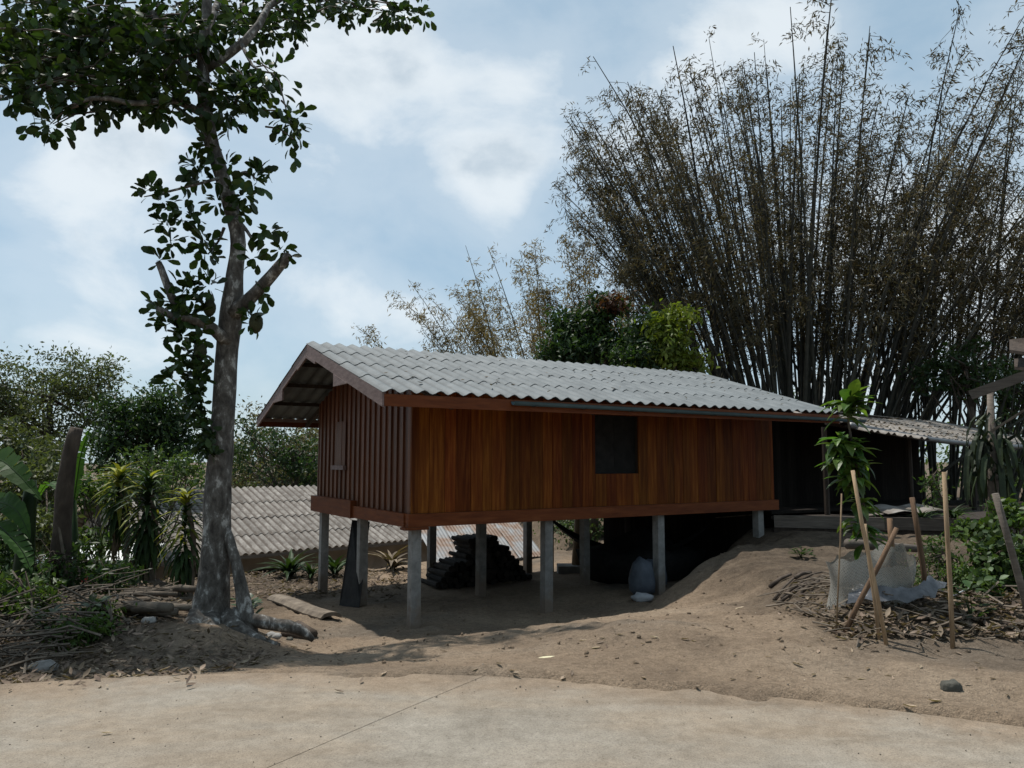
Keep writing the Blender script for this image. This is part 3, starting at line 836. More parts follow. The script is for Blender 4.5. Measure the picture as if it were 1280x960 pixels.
for i in range(4):
    o = Vector((6.9 + .12*i, 15.35 - .17*i, .50 + .03*i)); a_ = .1*i - .25; ax = Vector((math.cos(a_), math.sin(a_), .02)); upv = Vector((-math.sin(a_), math.cos(a_), .10)).normalized(); nr = ax.cross(upv).normalized()
    link('sheet', sm, gs, Matrix(((ax.x*2.6, upv.x*.7, nr.x, o.x), (ax.y*2.6, upv.y*.7, nr.y, o.y), (ax.z*2.6, upv.z*.7, nr.z, o.z), (0, 0, 0, 1))))

# ------------------------------------------------------------------ lower house on the slope, left
LY = R(43); LU = Vector((math.cos(LY), math.sin(LY), 0)); LV = Vector((-math.sin(LY), math.cos(LY), 0)); LC = Vector((-9.2, 19.2, 0))


def WL(u, v, z): return LC + LU*u + LV*v + Vector((0, 0, z))


low = empty('lower_house', WL(6, 4, -3.5), 'low house down the slope with weathered grey corrugated roof', 'house')
LS = .37; LE = -.95; LW = 4.3
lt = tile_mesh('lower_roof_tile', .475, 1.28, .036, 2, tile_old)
la = math.atan(LS); lexp = LW / math.cos(la) / 4
for r in range(4):
    for c in range(28):
        o = WL(c * .463, r * lexp * math.cos(la), LE + r * lexp * math.sin(la) + .006*r + random.uniform(0, .008)); ax = LU; upv = LV*math.cos(la-.014) + Vector((0, 0, math.sin(la-.014))); nr = ax.cross(upv)
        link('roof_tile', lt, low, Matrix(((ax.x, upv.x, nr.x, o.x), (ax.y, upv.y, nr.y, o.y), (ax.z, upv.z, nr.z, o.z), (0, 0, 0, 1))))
zt = LE + LW*LS - .02
part('back_roof', tile_old, MB().hexa([WL(0, LW, zt-.02), WL(13, LW, zt-.02), WL(13, 2*LW, LE-.02), WL(0, 2*LW, LE-.02), WL(0, LW, zt), WL(13, LW, zt), WL(13, 2*LW, LE), WL(0, 2*LW, LE)]), low)
part('front_wall', wallm, MB().box((.4, .7, -4.2), (12.6, .8, LE + .22), WL), low)
part('gable_wall', wallm, MB().hexa([WL(.4, .8, -4.2), WL(.5, .8, -4.2), WL(.5, 2*LW-.8, -4.2), WL(.4, 2*LW-.8, -4.2), WL(.4, .8, LE+.2), WL(.5, .8, LE+.2), WL(.5, 2*LW-.8, LE+.2), WL(.4, 2*LW-.8, LE+.2)]).hexa([WL(.4, .8, LE+.2), WL(.5, .8, LE+.2), WL(.5, 2*LW-.8, LE+.2), WL(.4, 2*LW-.8, LE+.2), WL(.4, LW-.01, zt-.1), WL(.5, LW-.01, zt-.1), WL(.5, LW+.01, zt-.1), WL(.4, LW+.01, zt-.1)]), low)
part('back_wall', wallm, MB().box((.5, 2*LW-.8, -4.2), (12.6, 2*LW-.7, LE + .2), WL), low)
part('fascia_board', greywood, MB().box((0, -.02, LE-.12), (13, .015, LE-.03), WL), low)
part('door', black, MB().box((.9, .665, -3.6), (1.9, .698, -1.45), WL), low)
part('window', black, MB().box((3.1, .665, -2.6), (4.4, .698, -1.5), WL), low)

# rusty lean-to seen under the house
rs = empty('rusty_lean_to', (-.2, 22.5, -1.2), 'rusty patched metal lean-to roof behind the stilt house', 'lean-to')
rsm = tile_mesh('lean_to_sheet', .8, 2.2, .012, 8, rusty, 4)
for i in range(4):
    o = Vector((-2.0 + .74*i, 20.6 + .35*i, -1.15)); ax = Vector((.9, .42, 0)).normalized(); upv = Vector((-.38, .82, .42)).normalized(); nr = ax.cross(upv).normalized()
    link('metal_sheet', rsm, rs, Matrix(((ax.x, upv.x, nr.x, o.x), (ax.y, upv.y, nr.y, o.y), (ax.z, upv.z, nr.z, o.z + .012*i), (0, 0, 0, 1))))
for i in range(4):
    for dd in (.1, 2.0):
        q = Vector((-1.9 + .84*i, 20.7 + .39*i, 0)) + Vector((-.38, .82, 0))*dd; part('post', greywood, MB().tube([(q.x, q.y, H(q.x, q.y) - .3), (q.x, q.y, -1.16 + .42*dd)], .04, 6), rs)

# small shed, far left
shd = empty('small_shed', atY(115, 720, 17), 'small shed with white metal roof and red striped wall down the slope', 'shed')
q = atY(118, 694, 17)
part('roof_sheet', whitem, MB().hexa([(q.x-1.15, q.y-.7, q.z-.12), (q.x+.2, q.y-.7, q.z-.13), (q.x+.2, q.y+1, q.z+.1), (q.x-1.15, q.y+1, q.z+.1), (q.x-1.15, q.y-.7, q.z-.1), (q.x+.2, q.y-.7, q.z-.11), (q.x+.2, q.y+1, q.z+.12), (q.x-1.15, q.y+1, q.z+.12)]), shd)
part('roof_sheet', whitem, MB().hexa([(q.x+.3, q.y-.7, q.z-.05), (q.x+1.1, q.y-.7, q.z-.05), (q.x+1.1, q.y+1, q.z+.12), (q.x+.3, q.y+1, q.z+.12), (q.x+.3, q.y-.7, q.z-.02), (q.x+1.1, q.y-.7, q.z-.02), (q.x+1.1, q.y+1, q.z+.15), (q.x+.3, q.y+1, q.z+.15)]), shd)
zb = H(q.x, q.y) - .3
part('wall', wallm, MB().box((q.x-1.0, q.y-.3, zb), (q.x+1.0, q.y+.8, q.z-.12)), shd)
for i, dx in enumerate((-.55, -.1, .35)): part('red_stripe', redm, MB().box((q.x+dx, q.y-.306, q.z-.75), (q.x+dx+.2, q.y-.302, q.z-.32)), shd)

# ------------------------------------------------------------------ jackfruit tree
JT = gpx(268, 775); JY = JT.y
jt = empty('jackfruit_tree', JT, 'tall jackfruit tree with grey mottled trunk and leafy sprouts along it', 'tree')


def jp(px, py, dy=0): return atY(px, py, JY + dy)


def limb(pix, name='limb', n=8, mtl=bark, par=jt, smooth=True, sides=9, jit=.05, m=None):
    """pix: (px, py, dy, radius)"""
    P = [(*jp(a, b, c), r) for a, b, c, r in pix]
    S = spl(P, n)
    return MB().tube([s[:3] for s in S], [max(s[3], .004) for s in S], sides, True, jit).build(name, mtl, par, smooth)


tr = limb([(258, 805, 0, .29), (262, 775, 0, .225), (265, 745, 0, .185), (268, 710, 0, .165), (271, 660, 0, .152), (273, 600, 0, .145), (277, 550, .03, .135), (283, 450, .05, .122), (289, 395, .05, .13), (294, 340, .05, .095), (297, 295, .05, .088), (282, 235, .05, .088),
           (262, 170, .1, .085), (254, 100, .1, .076), (256, 40, .1, .064), (262, -40, .3, .05), (262, -100, .6, .03), (255, -150, .9, .015)], 'trunk', 60, sides=16)
limb([(312, 805, -.1, .12), (305, 755, -.1, .085), (297, 712, -.08, .062), (290, 686, -.06, .058), (283, 664, -.03, .055), (275, 645, 0, .03)], 'side_trunk', 16, sides=10)
for pix in ([(255, 770, 0, .16), (240, 785, -.35, .11), (225, 808, -.75, .06), (210, 822, -1.0, .02)],
            [(280, 775, 0, .16), (300, 790, -.3, .10), (322, 800, -.4, .06), (350, 806, -.4, .02)],
            [(265, 775, -.1, .14), (262, 800, -.5, .09), (275, 818, -.9, .05), (290, 828, -1.1, .015)],
            [(290, 768, -.1, .09), (330, 778, -.1, .075), (372, 786, 0, .065), (392, 800, 0, .03)]):
    limb(pix, 'root', 10, sides=8, jit=.1)
LIMBS = [[(292, 392, .0, .10), (312, 374, -.1, .08), (335, 350, -.2, .068), (355, 326, -.3, .06), (362, 318, -.3, .045)],
         [(285, 428, 0, .085), (262, 408, -.15, .065), (240, 400, -.25, .05), (215, 395, -.3, .04), (198, 385, -.3, .035)],
         [(228, 398, -.25, .05), (214, 370, -.3, .045), (203, 340, -.3, .04), (198, 328, -.3, .035)],
         [(256, 85, .1, .075), (285, 68, .1, .06), (318, 40, .1, .05), (345, 0, .6, .04), (420, -25, 1.2, .028), (520, -10, 1.6, .012)],
         [(250, 140, .1, .05), (215, 125, -.2, .04), (170, 130, -.5, .032), (120, 122, -.6, .024), (70, 140, -.7, .01)],
         [(252, 118, .1, .05), (225, 80, .2, .045), (200, 30, .4, .04), (150, -30, .6, .03), (60, -60, .8, .015)],
         [(262, 160, .1, .035), (235, 145, .4, .028), (190, 110, .9, .022), (110, 60, 1.4, .015)],
         [(290, 268, 0, .03), (306, 285, -.2, .022), (316, 300, -.3, .016)],
         [(276, 222, 0, .02), (240, 232, -.2, .016), (200, 242, -.3, .012), (180, 246, -.3, .006)],
         [(285, 235, 0, .02), (305, 215, -.2, .015), (322, 225, -.3, .008)],
         [(280, 285, 0, .02), (274, 300, .1, .014), (260, 318, .1, .008)],
         [(300, 50, .1, .03), (318, 85, -.2, .016), (345, 95, -.3, .011), (357, 135, -.4, .008), (368, 165, -.4, .005)],
         [(262, -40, .2, .05), (180, -90, .9, .04), (60, -120, 1.4, .02)], [(256, 60, .1, .05), (280, -10, 1.0, .04), (340, -60, 2.0, .02)]]
for L_ in LIMBS: limb(L_, 'limb', 10, sides=7)
JLEAF = (np.array([(0, 0, 0), (-.20, .32, .04), (0, .32, 0), (.20, .32, .04), (-.30, .68, .02), (0, .68, -.03), (.30, .68, .02), (-.16, .93, -.06), (0, 1, -.12), (.16, .93, -.06)]), [(0, 2, 1), (0, 3, 2), (1, 2, 5, 4), (2, 3, 6, 5), (4, 5, 8, 7), (5, 6, 9, 8)])
# single sprout leaves along the trunk: whorls at (px, py, radius px, leaves, dy)
SPR = [(262, 178, 20, 14, -.1), (245, 205, 18, 14, -.1), (250, 222, 16, 12, -.1), (185, 238, 16, 11, -.3), (205, 250, 14, 9, -.3), (228, 262, 18, 13, -.3), (208, 282, 16, 12, -.3), (214, 303, 14, 9, -.3), (240, 275, 12, 6, -.3),
       (200, 325, 10, 6, -.3), (255, 308, 20, 15, 0), (262, 318, 14, 9, 0), (318, 225, 15, 12, -.3), (305, 245, 13, 8, -.2), (325, 215, 9, 5, -.3), (318, 322, 13, 9, -.25), (333, 292, 13, 6, -.3), (352, 312, 15, 10, -.35),
       (240, 362, 20, 16, -.3), (262, 358, 16, 12, -.2), (222, 378, 20, 14, -.3), (200, 388, 16, 11, -.3), (210, 405, 18, 13, -.3), (238, 392, 20, 14, -.3), (228, 420, 18, 13, -.25), (250, 415, 16, 12, -.2), (238, 440, 15, 10, -.2),
       (318, 402, 15, 10, -.15), (330, 366, 10, 6, -.25), (225, 452, 15, 9, -.2), (218, 475, 13, 8, -.2), (246, 470, 12, 8, -.2), (298, 262, 12, 7, -.15), (290, 240, 12, 7, -.15), (272, 250, 14, 8, -.2), (285, 205, 10, 5, -.1)]
lvs = []
lme = MB(); lme.v = [tuple(x) for x in JLEAF[0]]; lme.f = JLEAF[1]
lmesh = lme.mesh('jackfruit_leaf', jack1, True)


def put_leaf(me, parent, pos, d, nv, s, name='leaf'):
    d = Vector(d).normalized(); nv = Vector(nv); x = d.cross(nv)
    if x.length < 1e-3: x = d.cross(Vector((1, 0, 0)))
    x.normalize(); nv = x.cross(d)
    return link(name, me, parent, Matrix(((x.x*s, d.x*s, nv.x*s, pos[0]), (x.y*s, d.y*s, nv.y*s, pos[1]), (x.z*s, d.z*s, nv.z*s, pos[2]), (0, 0, 0, 1))))


pos2, d2, s2 = [], [], []
cnt = 0
for (px, py, r_, k, dy) in SPR:
    c = jp(px, py, dy); rm = r_ / FPX * JY
    for i in range(k * 2):
        dd = rand_dirs(1, .15)[0]
        p = np.array(c) + dd * rm * random.uniform(.1, .95); out = dd + rand_dirs(1)[0] * .55 + np.array([0, 0, .1]); s = random.uniform(.10, .175)
        if cnt < 290 and i < k * .85:
            put_leaf(lmesh, jt, p, out, rand_dirs(1, 1.2)[0], s); cnt += 1
        else: pos2.append(p); d2.append(out); s2.append(s)
# crown: clumps hung along pixel regions, (px, py, rx, ry, clumps, dy, spread y)
CR = [(60, 40, 90, 55, 40, .3, 1.3), (150, 60, 90, 60, 46, .4, 1.3), (60, 95, 65, 35, 20, 0, 1.0), (180, 110, 70, 24, 14, 0, .8), (230, 40, 60, 45, 20, .8, 1.3), (310, 20, 45, 30, 12, 1.0, 1.0), (325, 100, 24, 26, 5, -.2, .4), (300, 118, 24, 16, 4, -.1, .4),
      (275, 125, 20, 20, 5, 0, .4), (420, 5, 65, 16, 12, 1.6, .8), (500, 12, 34, 12, 6, 1.6, .5), (345, 30, 40, 18, 8, 1.2, .7), (368, 160, 14, 16, 3, -.4, .15), (66, 165, 14, 16, 3, -.6, .2), (45, 125, 28, 14, 4, -.4, .5), (215, 140, 22, 10, 3, -.3, .3), (110, 130, 40, 12, 5, -.2, .6),
      (110, -70, 150, 70, 40, 1.2, 1.3), (-120, 50, 110, 60, 34, 0, 1.3), (-150, -60, 120, 60, 24, .3, 1.3), (330, -60, 150, 50, 18, 2.2, 1.0)]
tw = MB()
for (px, py, rx, ry, k, dy, sy) in CR:
    for _ in range(k):
        while True:
            a, b, c3 = np.random.uniform(-1, 1, 3) if False else rng.uniform(-1, 1, 3)
            if a*a + b*b + c3*c3 < 1: break
        c = np.array(jp(px + a*rx, py + b*ry, dy + c3*sy)); rr = rng.uniform(.16, .30)
        nl = int(rng.integers(16, 30))
        for _ in range(nl):
            dd = rand_dirs(1, -.05)[0]
            pos2.append(c + dd * rr * rng.uniform(.15, 1)); d2.append(dd + rand_dirs(1)[0]*.6 + np.array([0, 0, -.15])); s2.append(rng.uniform(.10, .17))
        ax_ = np.array(jp(257, max(min(py - 30, 60), -250), .1)); tv = ax_ - c; e = c + (tv / np.linalg.norm(tv) + rand_dirs(1, .3)[0]*.35) * .38; tw.tube([c, (c+e)/2 + np.array([0, 0, .05]), e], [.006, .009, .012], 4, False)
pos2 = np.array(pos2); d2 = np.array(d2); s2 = np.array(s2)
scatter('crown', JLEAF, pos2, frames(d2, rand_dirs(len(pos2), 1.1)), s2, jack, jt)
o = tw.build('twigs', barkdark, jt); o['kind'] = 'stuff'
# jackfruits and hanging ivy beside the trunk
for (px, py, r_) in ((320, 404, .08), (262, 385, .07), (250, 440, .075)):
    c = jp(px, py, -.15); m = MB(); m.tube([c + Vector((0, 0, r_*1.5 - r_*3*t)) for t in (0, .12, .3, .5, .7, .88, 1)], [r_*.2, r_*.65, r_*.95, r_, r_*.92, r_*.6, r_*.15], 10, True, .05)
    part('fruit', lf_mid if False else mat('fruit_skin%d' % px, [(.3, (.022, .026, .012)), (.7, (.045, .048, .02))], 12, 5, .8, .6, 60), m, jt, True)
n = 330; t = rng.random(n)
ip = np.array([np.array(jp(262 - 22*rng.random() - 8*math.sin(5*a), 440 + 130*a, -.12 - .25*rng.random())) for a in t])
scatter('ivy', JLEAF, ip, frames(rand_dirs(n, -.4), rand_dirs(n, .3)), rng.uniform(.07, .12, n), jack, jt)

# ------------------------------------------------------------------ trees and bamboo
LEAF2 = leaf_tpl(.22, .07, -.12, 2)
LEAFN = leaf_tpl(.10, .02, -.18, 2)
LEAFW = leaf_tpl(.30, .06, -.12)


def blob_points(blobs, per, nl, sig):
    C = []
    for (px, py, Y, rx, ry) in blobs:
        c = np.array(atY(px, py, Y)); a = rx / FPX * Y; b = ry / FPX * Y
        k = max(3, int(per * rx * ry / 900))
        d = rand_dirs(k) * (rng.random((k, 1)) ** .42); d *= np.array([a, a * .9, b]); C.append(c + d)
    C = np.concatenate(C); k = len(C)
    nn = (nl * rng.uniform(.5, 1.5, k)).astype(int)
    idx = np.repeat(np.arange(k), nn)
    P = C[idx] + rng.normal(size=(len(idx), 3)) * sig * np.array([1, 1, .62])
    return C, P, idx


def tree(name, label, cat, blobs, mtl, per=16, nl=55, sig=.30, ls=.2, tpl=None, base=None, tr=.14, group=None, wood=None, droop=-.25, extra=None):
    C, P, idx = blob_points(blobs, per, nl, sig)
    cen = C.mean(0)
    if base is None: base = (cen[0], cen[1])
    g = H(*base)
    t = empty(name, (base[0], base[1], g), label, cat, group)
    top = np.array([cen[0], cen[1], cen[2] + .2])
    path = spl([(base[0], base[1], g - .4), (base[0]*.6 + cen[0]*.4 + .15, base[1]*.6 + cen[1]*.4, g*.5 + cen[2]*.5), tuple(top)], 8)
    MB().tube(path, [tr * (1.3 - .9 * i / 7) for i in range(8)], 8, True, .06).build('trunk', wood or barkdark, t, True)
    lim = MB()
    for i in rng.choice(len(C), min(len(C), 26), replace=False):
        s = path[int(rng.integers(3, 8))]; e = C[i]; mid = (s + e) / 2 + rng.normal(size=3) * .12
        lim.tube([s, mid, e], [tr * .38, tr * .24, .012], 5, False)
    lim.build('limbs', wood or barkdark, t, True)
    n = len(P); d = rand_dirs(n, droop)
    sh = rng.random(len(C))
    scatter('crown', tpl or LEAF2, P, frames(d, rand_dirs(n, 1.0)), ls * rng.uniform(.6, 1.25, n), mtl, t, rnd=np.clip(.55 * sh[idx] + .45 * rng.random(n), 0, 1))
    if extra:
        for (b2, m2, k2) in extra:
            C2, P2, i2 = blob_points(b2, k2, nl, sig); n2 = len(P2)
            scatter('young_leaves', tpl or LEAF2, P2, frames(rand_dirs(n2, -.5), rand_dirs(n2, 1.0)), ls * rng.uniform(.6, 1.25, n2), m2, t)
    return t


tree('olive_tree', 'tall feathery olive green tree left of the dark evergreen', 'tree', [(75, 475, 30, 58, 36), (28, 520, 28, 44, 46), (112, 505, 30, 34, 40), (62, 552, 29, 46, 34), (5, 480, 27, 30, 36), (118, 468, 30, 26, 22)], lf_olive, 16, 85, .33, .17, tr=.2)
tree('evergreen_tree', 'dense dark green evergreen tree behind the yellow-tipped dracaenas', 'tree', [(168, 532, 24, 48, 42), (205, 508, 24, 36, 28), (222, 545, 24, 38, 48), (140, 560, 24, 34, 36)], lf_dark, 17, 70, .26, .19, tr=.2)
tree('grey_green_tree', 'greyish green tree rising above the lower house roof', 'tree', [(330, 540, 34, 42, 40), (372, 572, 33, 44, 40), (305, 585, 32, 34, 32), (400, 550, 34, 30, 36), (345, 600, 32, 40, 25)], lf_dry, 13, 60, .36, .20, tr=.2)
tree('dark_slope_tree', 'dark round tree between the jackfruit trunk and the stilt house eave', 'tree', [(352, 570, 29, 34, 38), (392, 580, 29, 30, 36), (300, 560, 29, 26, 40), (430, 590, 30, 40, 30)], lf_dark, 14, 60, .30, .18, tr=.17)
tree('slope_shrub', 'round mid green shrub above the dracaena crowns', 'shrub', [(186, 585, 20, 34, 24), (222, 600, 20, 26, 28), (160, 606, 20, 30, 24)], lf_mid, 15, 60, .22, .15, tr=.08)
tree('bright_shrub', 'bright green leafy shrub between the dead trunk and the dracaenas', 'shrub', [(112, 630, 15, 26, 36), (142, 665, 14.5, 22, 26), (108, 672, 14.5, 20, 20)], lf_shrub, 15, 55, .16, .13, tr=.05)
tree('olive_thicket', 'pale olive thicket behind the banana leaves', 'shrub', [(35, 610, 15, 46, 44), (8, 570, 16, 36, 44), (60, 575, 17, 30, 36), (40, 670, 14, 40, 34)], lf_olive, 15, 60, .20, .14, tr=.07)
tree('fern_shrub', 'leafy green shrub spreading over the litter above the road verge', 'shrub', [(110, 790, 7.6, 24, 22), (80, 800, 7.5, 22, 14), (130, 765, 8.2, 20, 18)], lf_shrub, 22, 40, .07, .075, tr=.015)
tree('dark_thicket', 'dark low thicket behind the brush heap', 'shrub', [(45, 715, 10.5, 60, 22), (140, 722, 10.6, 40, 14), (110, 700, 11, 30, 18), (10, 690, 10.5, 30, 30)], lf_dark, 18, 45, .10, .10, tr=.02)
tree('verge_shrub', 'dark green shrub growing out of the brush heap', 'shrub', [(8, 735, 8.6, 26, 30), (35, 750, 8.4, 22, 20)], lf_shrub, 20, 45, .08, .085, tr=.02)
tree('mango_tree', 'dark green mango tree behind the house with reddish young leaves', 'tree', [(712, 412, 25, 36, 34), (748, 392, 25, 30, 22), (700, 445, 25, 28, 28), (770, 430, 24.5, 32, 34), (740, 440, 25, 38, 30)], lf_dark, 17, 75, .24, .22, tr=.2, extra=[([(768, 380, 24.5, 14, 9)], lf_red, 12)])
tree('yellow_green_tree', 'yellowish green tree beside the dark mango tree', 'tree', [(842, 404, 22, 26, 22), (836, 440, 22, 32, 28), (862, 455, 22, 24, 18)], lf_lime, 17, 75, .22, .22, tr=.14, extra=[([(805, 420, 22.6, 28, 30), (800, 450, 22.4, 30, 22)], lf_dark, 18)])
tree('glossy_shrub', 'dark glossy shrub reaching over the old shack roof', 'shrub', [(1200, 445, 23.5, 36, 22), (1228, 478, 23.5, 36, 28), (1170, 470, 23.5, 26, 20), (1250, 470, 22.5, 24, 20)], lf_dark, 13, 45, .24, .2, tr=.12)
tree('corner_tree', 'green tree standing behind the old shack beside the rough shelter', 'tree', [(1275, 500, 26, 24, 34), (1300, 470, 26, 30, 30)], lf_mid, 14, 50, .2, .16, tr=.08)
for i, (bl, mt, lab) in enumerate([([(745, 660, 25, 44, 26), (700, 655, 26, 30, 26)], lf_mid, 'mid green bush seen under the house behind the leaning pole'),
                                   ([(815, 655, 26, 40, 30), (850, 665, 25, 30, 25)], lf_lime, 'sunlit lime green bush seen between the rear house posts'),
                                   ([(905, 655, 26, 46, 30), (960, 650, 26, 50, 32)], lf_mid, 'green bush behind the uphill end of the house'),
                                   ([(600, 640, 30, 60, 20), (520, 640, 30, 60, 26)], lf_olive, 'olive bush beyond the lower house roof')]):
    tree('yard_bush', lab, 'bush', bl, mt, 14, 55, .26, .17, tr=.06)
# woods beyond, one mass
k = 95; wx = rng.uniform(-75, 80, k); wy = rng.uniform(48, 75, k); wz = np.array([H(a, b) for a, b in zip(wx, wy)])
idx = np.repeat(np.arange(k), 420); n = len(idx)
hh = rng.uniform(3.6, 6.5, k)
d = rand_dirs(n) * (rng.random((n, 1)) ** .4) * np.stack([hh[idx]*.55, hh[idx]*.55, hh[idx]*.52], 1)
P = np.stack([wx[idx], wy[idx], wz[idx] + hh[idx]*.55], 1) + d
tag(scatter('distant_wood', LEAF2, P, frames(rand_dirs(n, -.2), rand_dirs(n, 1)), rng.uniform(.35, .7, n), lf_mid, None, 'stuff', rnd=np.clip(rng.random(k)[idx]*.6 + .4*rng.random(n), 0, 1)), 'dark wooded skyline beyond the village houses', 'wood')


def bamboo(name, label, cen, rad, ncu, length, spread, mtl_c, mtl_l, nodes, per, leaf, lo=.34, bias=(0, 0), cr=.05, twl=1.1, xmin=-99):
    t = empty(name, (cen[0], cen[1], H(*cen)), label, 'bamboo')
    LP, LD, tw_ = [], [], MB()
    for i in range(ncu):
        a = rng.uniform(0, 2*math.pi); rr = rad * math.sqrt(rng.random())
        bx, by = cen[0] + rr*math.cos(a)*1.35, cen[1] + rr*math.sin(a)*.8; g = H(bx, by)
        L_ = rng.uniform(*length); sp_ = spread * (rr / rad) ** .8 * rng.uniform(.35, 1.15) + rng.uniform(0, .6)
        a2 = a + rng.normal() * .35
        dx = math.cos(a2) * sp_ * 1.15 + bias[0] + rng.normal()*.5; dy = math.sin(a2) * sp_ * .7 + bias[1]
        if bx + dx < xmin: dx = xmin - bx + abs(rng.normal()) * 1.6
        hor = math.hypot(dx, dy); top = math.sqrt(max(L_*L_ - hor*hor*1.1, 9))
        dr = rng.uniform(0, 1.0) * min(1, hor / 5)
        pts = []
        for q in np.linspace(0, 1, 9):
            pts.append((bx + dx*(.70*q + .30*q**2.4), by + dy*(.70*q + .30*q**2.4), g - .2 + top*(q - .10*dr*q**3*1.8)))
        r0 = cr * rng.uniform(.75, 1.25)
        MB().tube(pts, [max(r0*(1 - .8*q**1.6), .008) for q in np.linspace(0, 1, 9)], 5, False).build('culm', mtl_c, t, True)
        pts = np.array(pts); w_ = rng.uniform(.35, 1.4)
        for _ in range(int(nodes * w_)):
            q = lo + (1 - lo) * rng.random() ** .85
            f = q * 8; k = min(int(f), 7); p = pts[k] + (pts[k+1]-pts[k])*(f-k)
            dd = rand_dirs(1, .35)[0]; ln = twl * rng.uniform(.4, 1.2) * (1.15 - .45*q)
            e = p + dd * ln + np.array([0, 0, -.34*ln*ln]); mid = p + dd*ln*.55
            tw_.tube([p, mid, e], [.010, .007, .004], 3, False)
            m_ = int(per * rng.uniform(.4, 1.4)); s_ = rng.random(m_) ** .7
            LP.append(p + (e - p) * s_[:, None] + rng.normal(size=(m_, 3)) * .11); LD.append(dd*.55 + rand_dirs(m_, -.85))
    o = tw_.build('twigs', mtl_c, t); o['kind'] = 'stuff'
    LP = np.concatenate(LP); LD = np.concatenate(LD); n = len(LP)
    scatter('foliage', LEAFN if leaf < .5 else LEAFN, LP, frames(LD, rand_dirs(n, .8)), leaf * rng.uniform(.6, 1.3, n), mtl_l, t)
    return t


bamboo('bamboo_clump', 'huge dark bamboo clump fanning out behind the old shack', (10.0, 26.5), 2.3, 190, (12.5, 17.0), 9.0, culm, bamb, 31, 22, .19, .40, cr=.054, xmin=1.6)
bamboo('bamboo_clump', 'second dark bamboo clump leaning right of the huge one', (15.6, 28.0), 2.2, 80, (9.5, 16.0), 6.2, culm, bamb, 34, 23, .19, .40, bias=(.5, 0), cr=.052)
bamboo('bamboo_clump', 'thin pale straw-coloured bamboo clump behind the house ridge', (2.4, 36.0), 2.4, 60, (8.5, 12.6), 5.0, culm2, bamb2, 46, 18, .22, .30, bias=(-1.2, 0), cr=.04)

# ------------------------------------------------------------------ broad and strap leaved plants


def ribbon(pts, widths, up=(0, 0, 1), fold=.12, tear=0, thick=0):
    """leaf blade with a mid rib along pts; returns MB"""
    m = MB(); n = len(pts); pts = [Vector(p) for p in pts]
    rows = []
    for i in range(n):
        d = (pts[min(i+1, n-1)] - pts[max(i-1, 0)]).normalized(); s = d.cross(Vector(up))
        if s.length < .05: s = Vector((1, 0, 0))
        s.normalize(); nn = s.cross(d); w = widths[i]
        rows.append((pts[i] - s*w + nn*w*fold, pts[i], pts[i] + s*w + nn*w*fold))
    for i in range(n - 1):
        for k in (0, 1):
            q = [rows[i][k], rows[i][k+1], rows[i+1][k+1], rows[i+1][k]]
            if tear:
                for e in ((0, 3) if k == 0 else (1, 2)):
                    c = q[1 if k == 0 else 0] if e in (0, 1) else q[2 if k == 0 else 3]
                    q[e] = q[e] + (c - q[e]) * random.uniform(0, .10) + Vector((0, 0, random.uniform(-tear, tear)))
                mid_i, mid_j = (1, 2) if k == 0 else (0, 3)
            b = len(m.v); m.v += [tuple(x) for x in q]; m.f.append((b, b+1, b+2, b+3))
    return m


def prof(n, a=.5, tip=.03): return [max(math.sin(math.pi * (i / (n - 1)) ** a) ** .8, tip) if 0 < i < n-1 else tip for i in range(n)]


def banana_leaf(parent, pix, w, tear=.03, fold=.2, up=(0, 0, 1), mtl=banana):
    pts = spl([tuple(atY(*p)) for p in pix], 16)
    o = ribbon(pts, [w * x for x in prof(16, .8)], up, fold, tear).build('leaf', mtl, parent)
    MB().tube(pts, [w*.06*(1 - i/17) + .004 for i in range(16)], 5, False).build('midrib', strap, o)
    return o


b0 = gpx(8, 795); b0 = Vector((b0.x - .9, b0.y + 1.6, H(b0.x - .9, b0.y + 1.6)))
bp_ = empty('banana_plant', b0, 'broad dark banana plant with arching leaves at the edge of the thicket', 'banana plant')
Yb = b0.y
MB().tube(spl([(b0.x, b0.y, b0.z - .2), (b0.x + .03, b0.y, .5), (b0.x + .05, b0.y, 1.35)], 8), [.13, .125, .12, .11, .10, .09, .08, .06], 10, True).build('stem', strap, bp_, True)
top = (-20, 640)
banana_leaf(bp_, [(-25, 610, Yb), (-5, 575, Yb-.2), (20, 590, Yb-.4), (52, 625, Yb-.5)], .17, up=(0, -.75, .6))
banana_leaf(bp_, [(-25, 640, Yb), (0, 628, Yb-.3), (22, 640, Yb-.5), (38, 672, Yb-.6)], .15, up=(0, -.8, .5))
banana_leaf(bp_, [(-25, 650, Yb), (-5, 655, Yb-.5), (25, 685, Yb-.7), (40, 715, Yb-.8)], .16)
banana_leaf(bp_, [(-30, 600, Yb), (-80, 540, Yb), (-140, 540, Yb), (-180, 580, Yb)], .24)
banana_leaf(bp_, [(-30, 600, Yb), (-50, 520, Yb+.3), (-70, 470, Yb+.8), (-90, 470, Yb+1.2)], .22)
q = gpx(96, 735)
bp2 = empty('banana_plant', Vector((q.x, q.y + .9, H(q.x, q.y + .9))), 'young banana plant with upright bright leaf behind the dead trunk', 'banana plant')
Yq = q.y + .9; z0 = H(q.x, Yq)
MB().tube([(q.x, Yq, z0 - .2), tuple(atY(94, 690, Yq)), tuple(atY(92, 625, Yq))], [.07, .06, .035], 8).build('stem', strap, bp2, True)
banana_leaf(bp2, [(92, 628, Yq), (96, 600, Yq), (102, 565, Yq), (114, 532, Yq)], .085, up=(.35, -1, 0), fold=.5)
banana_leaf(bp2, [(92, 640, Yq), (80, 615, Yq+.2), (60, 605, Yq+.4), (45, 625, Yq+.5)], .11)
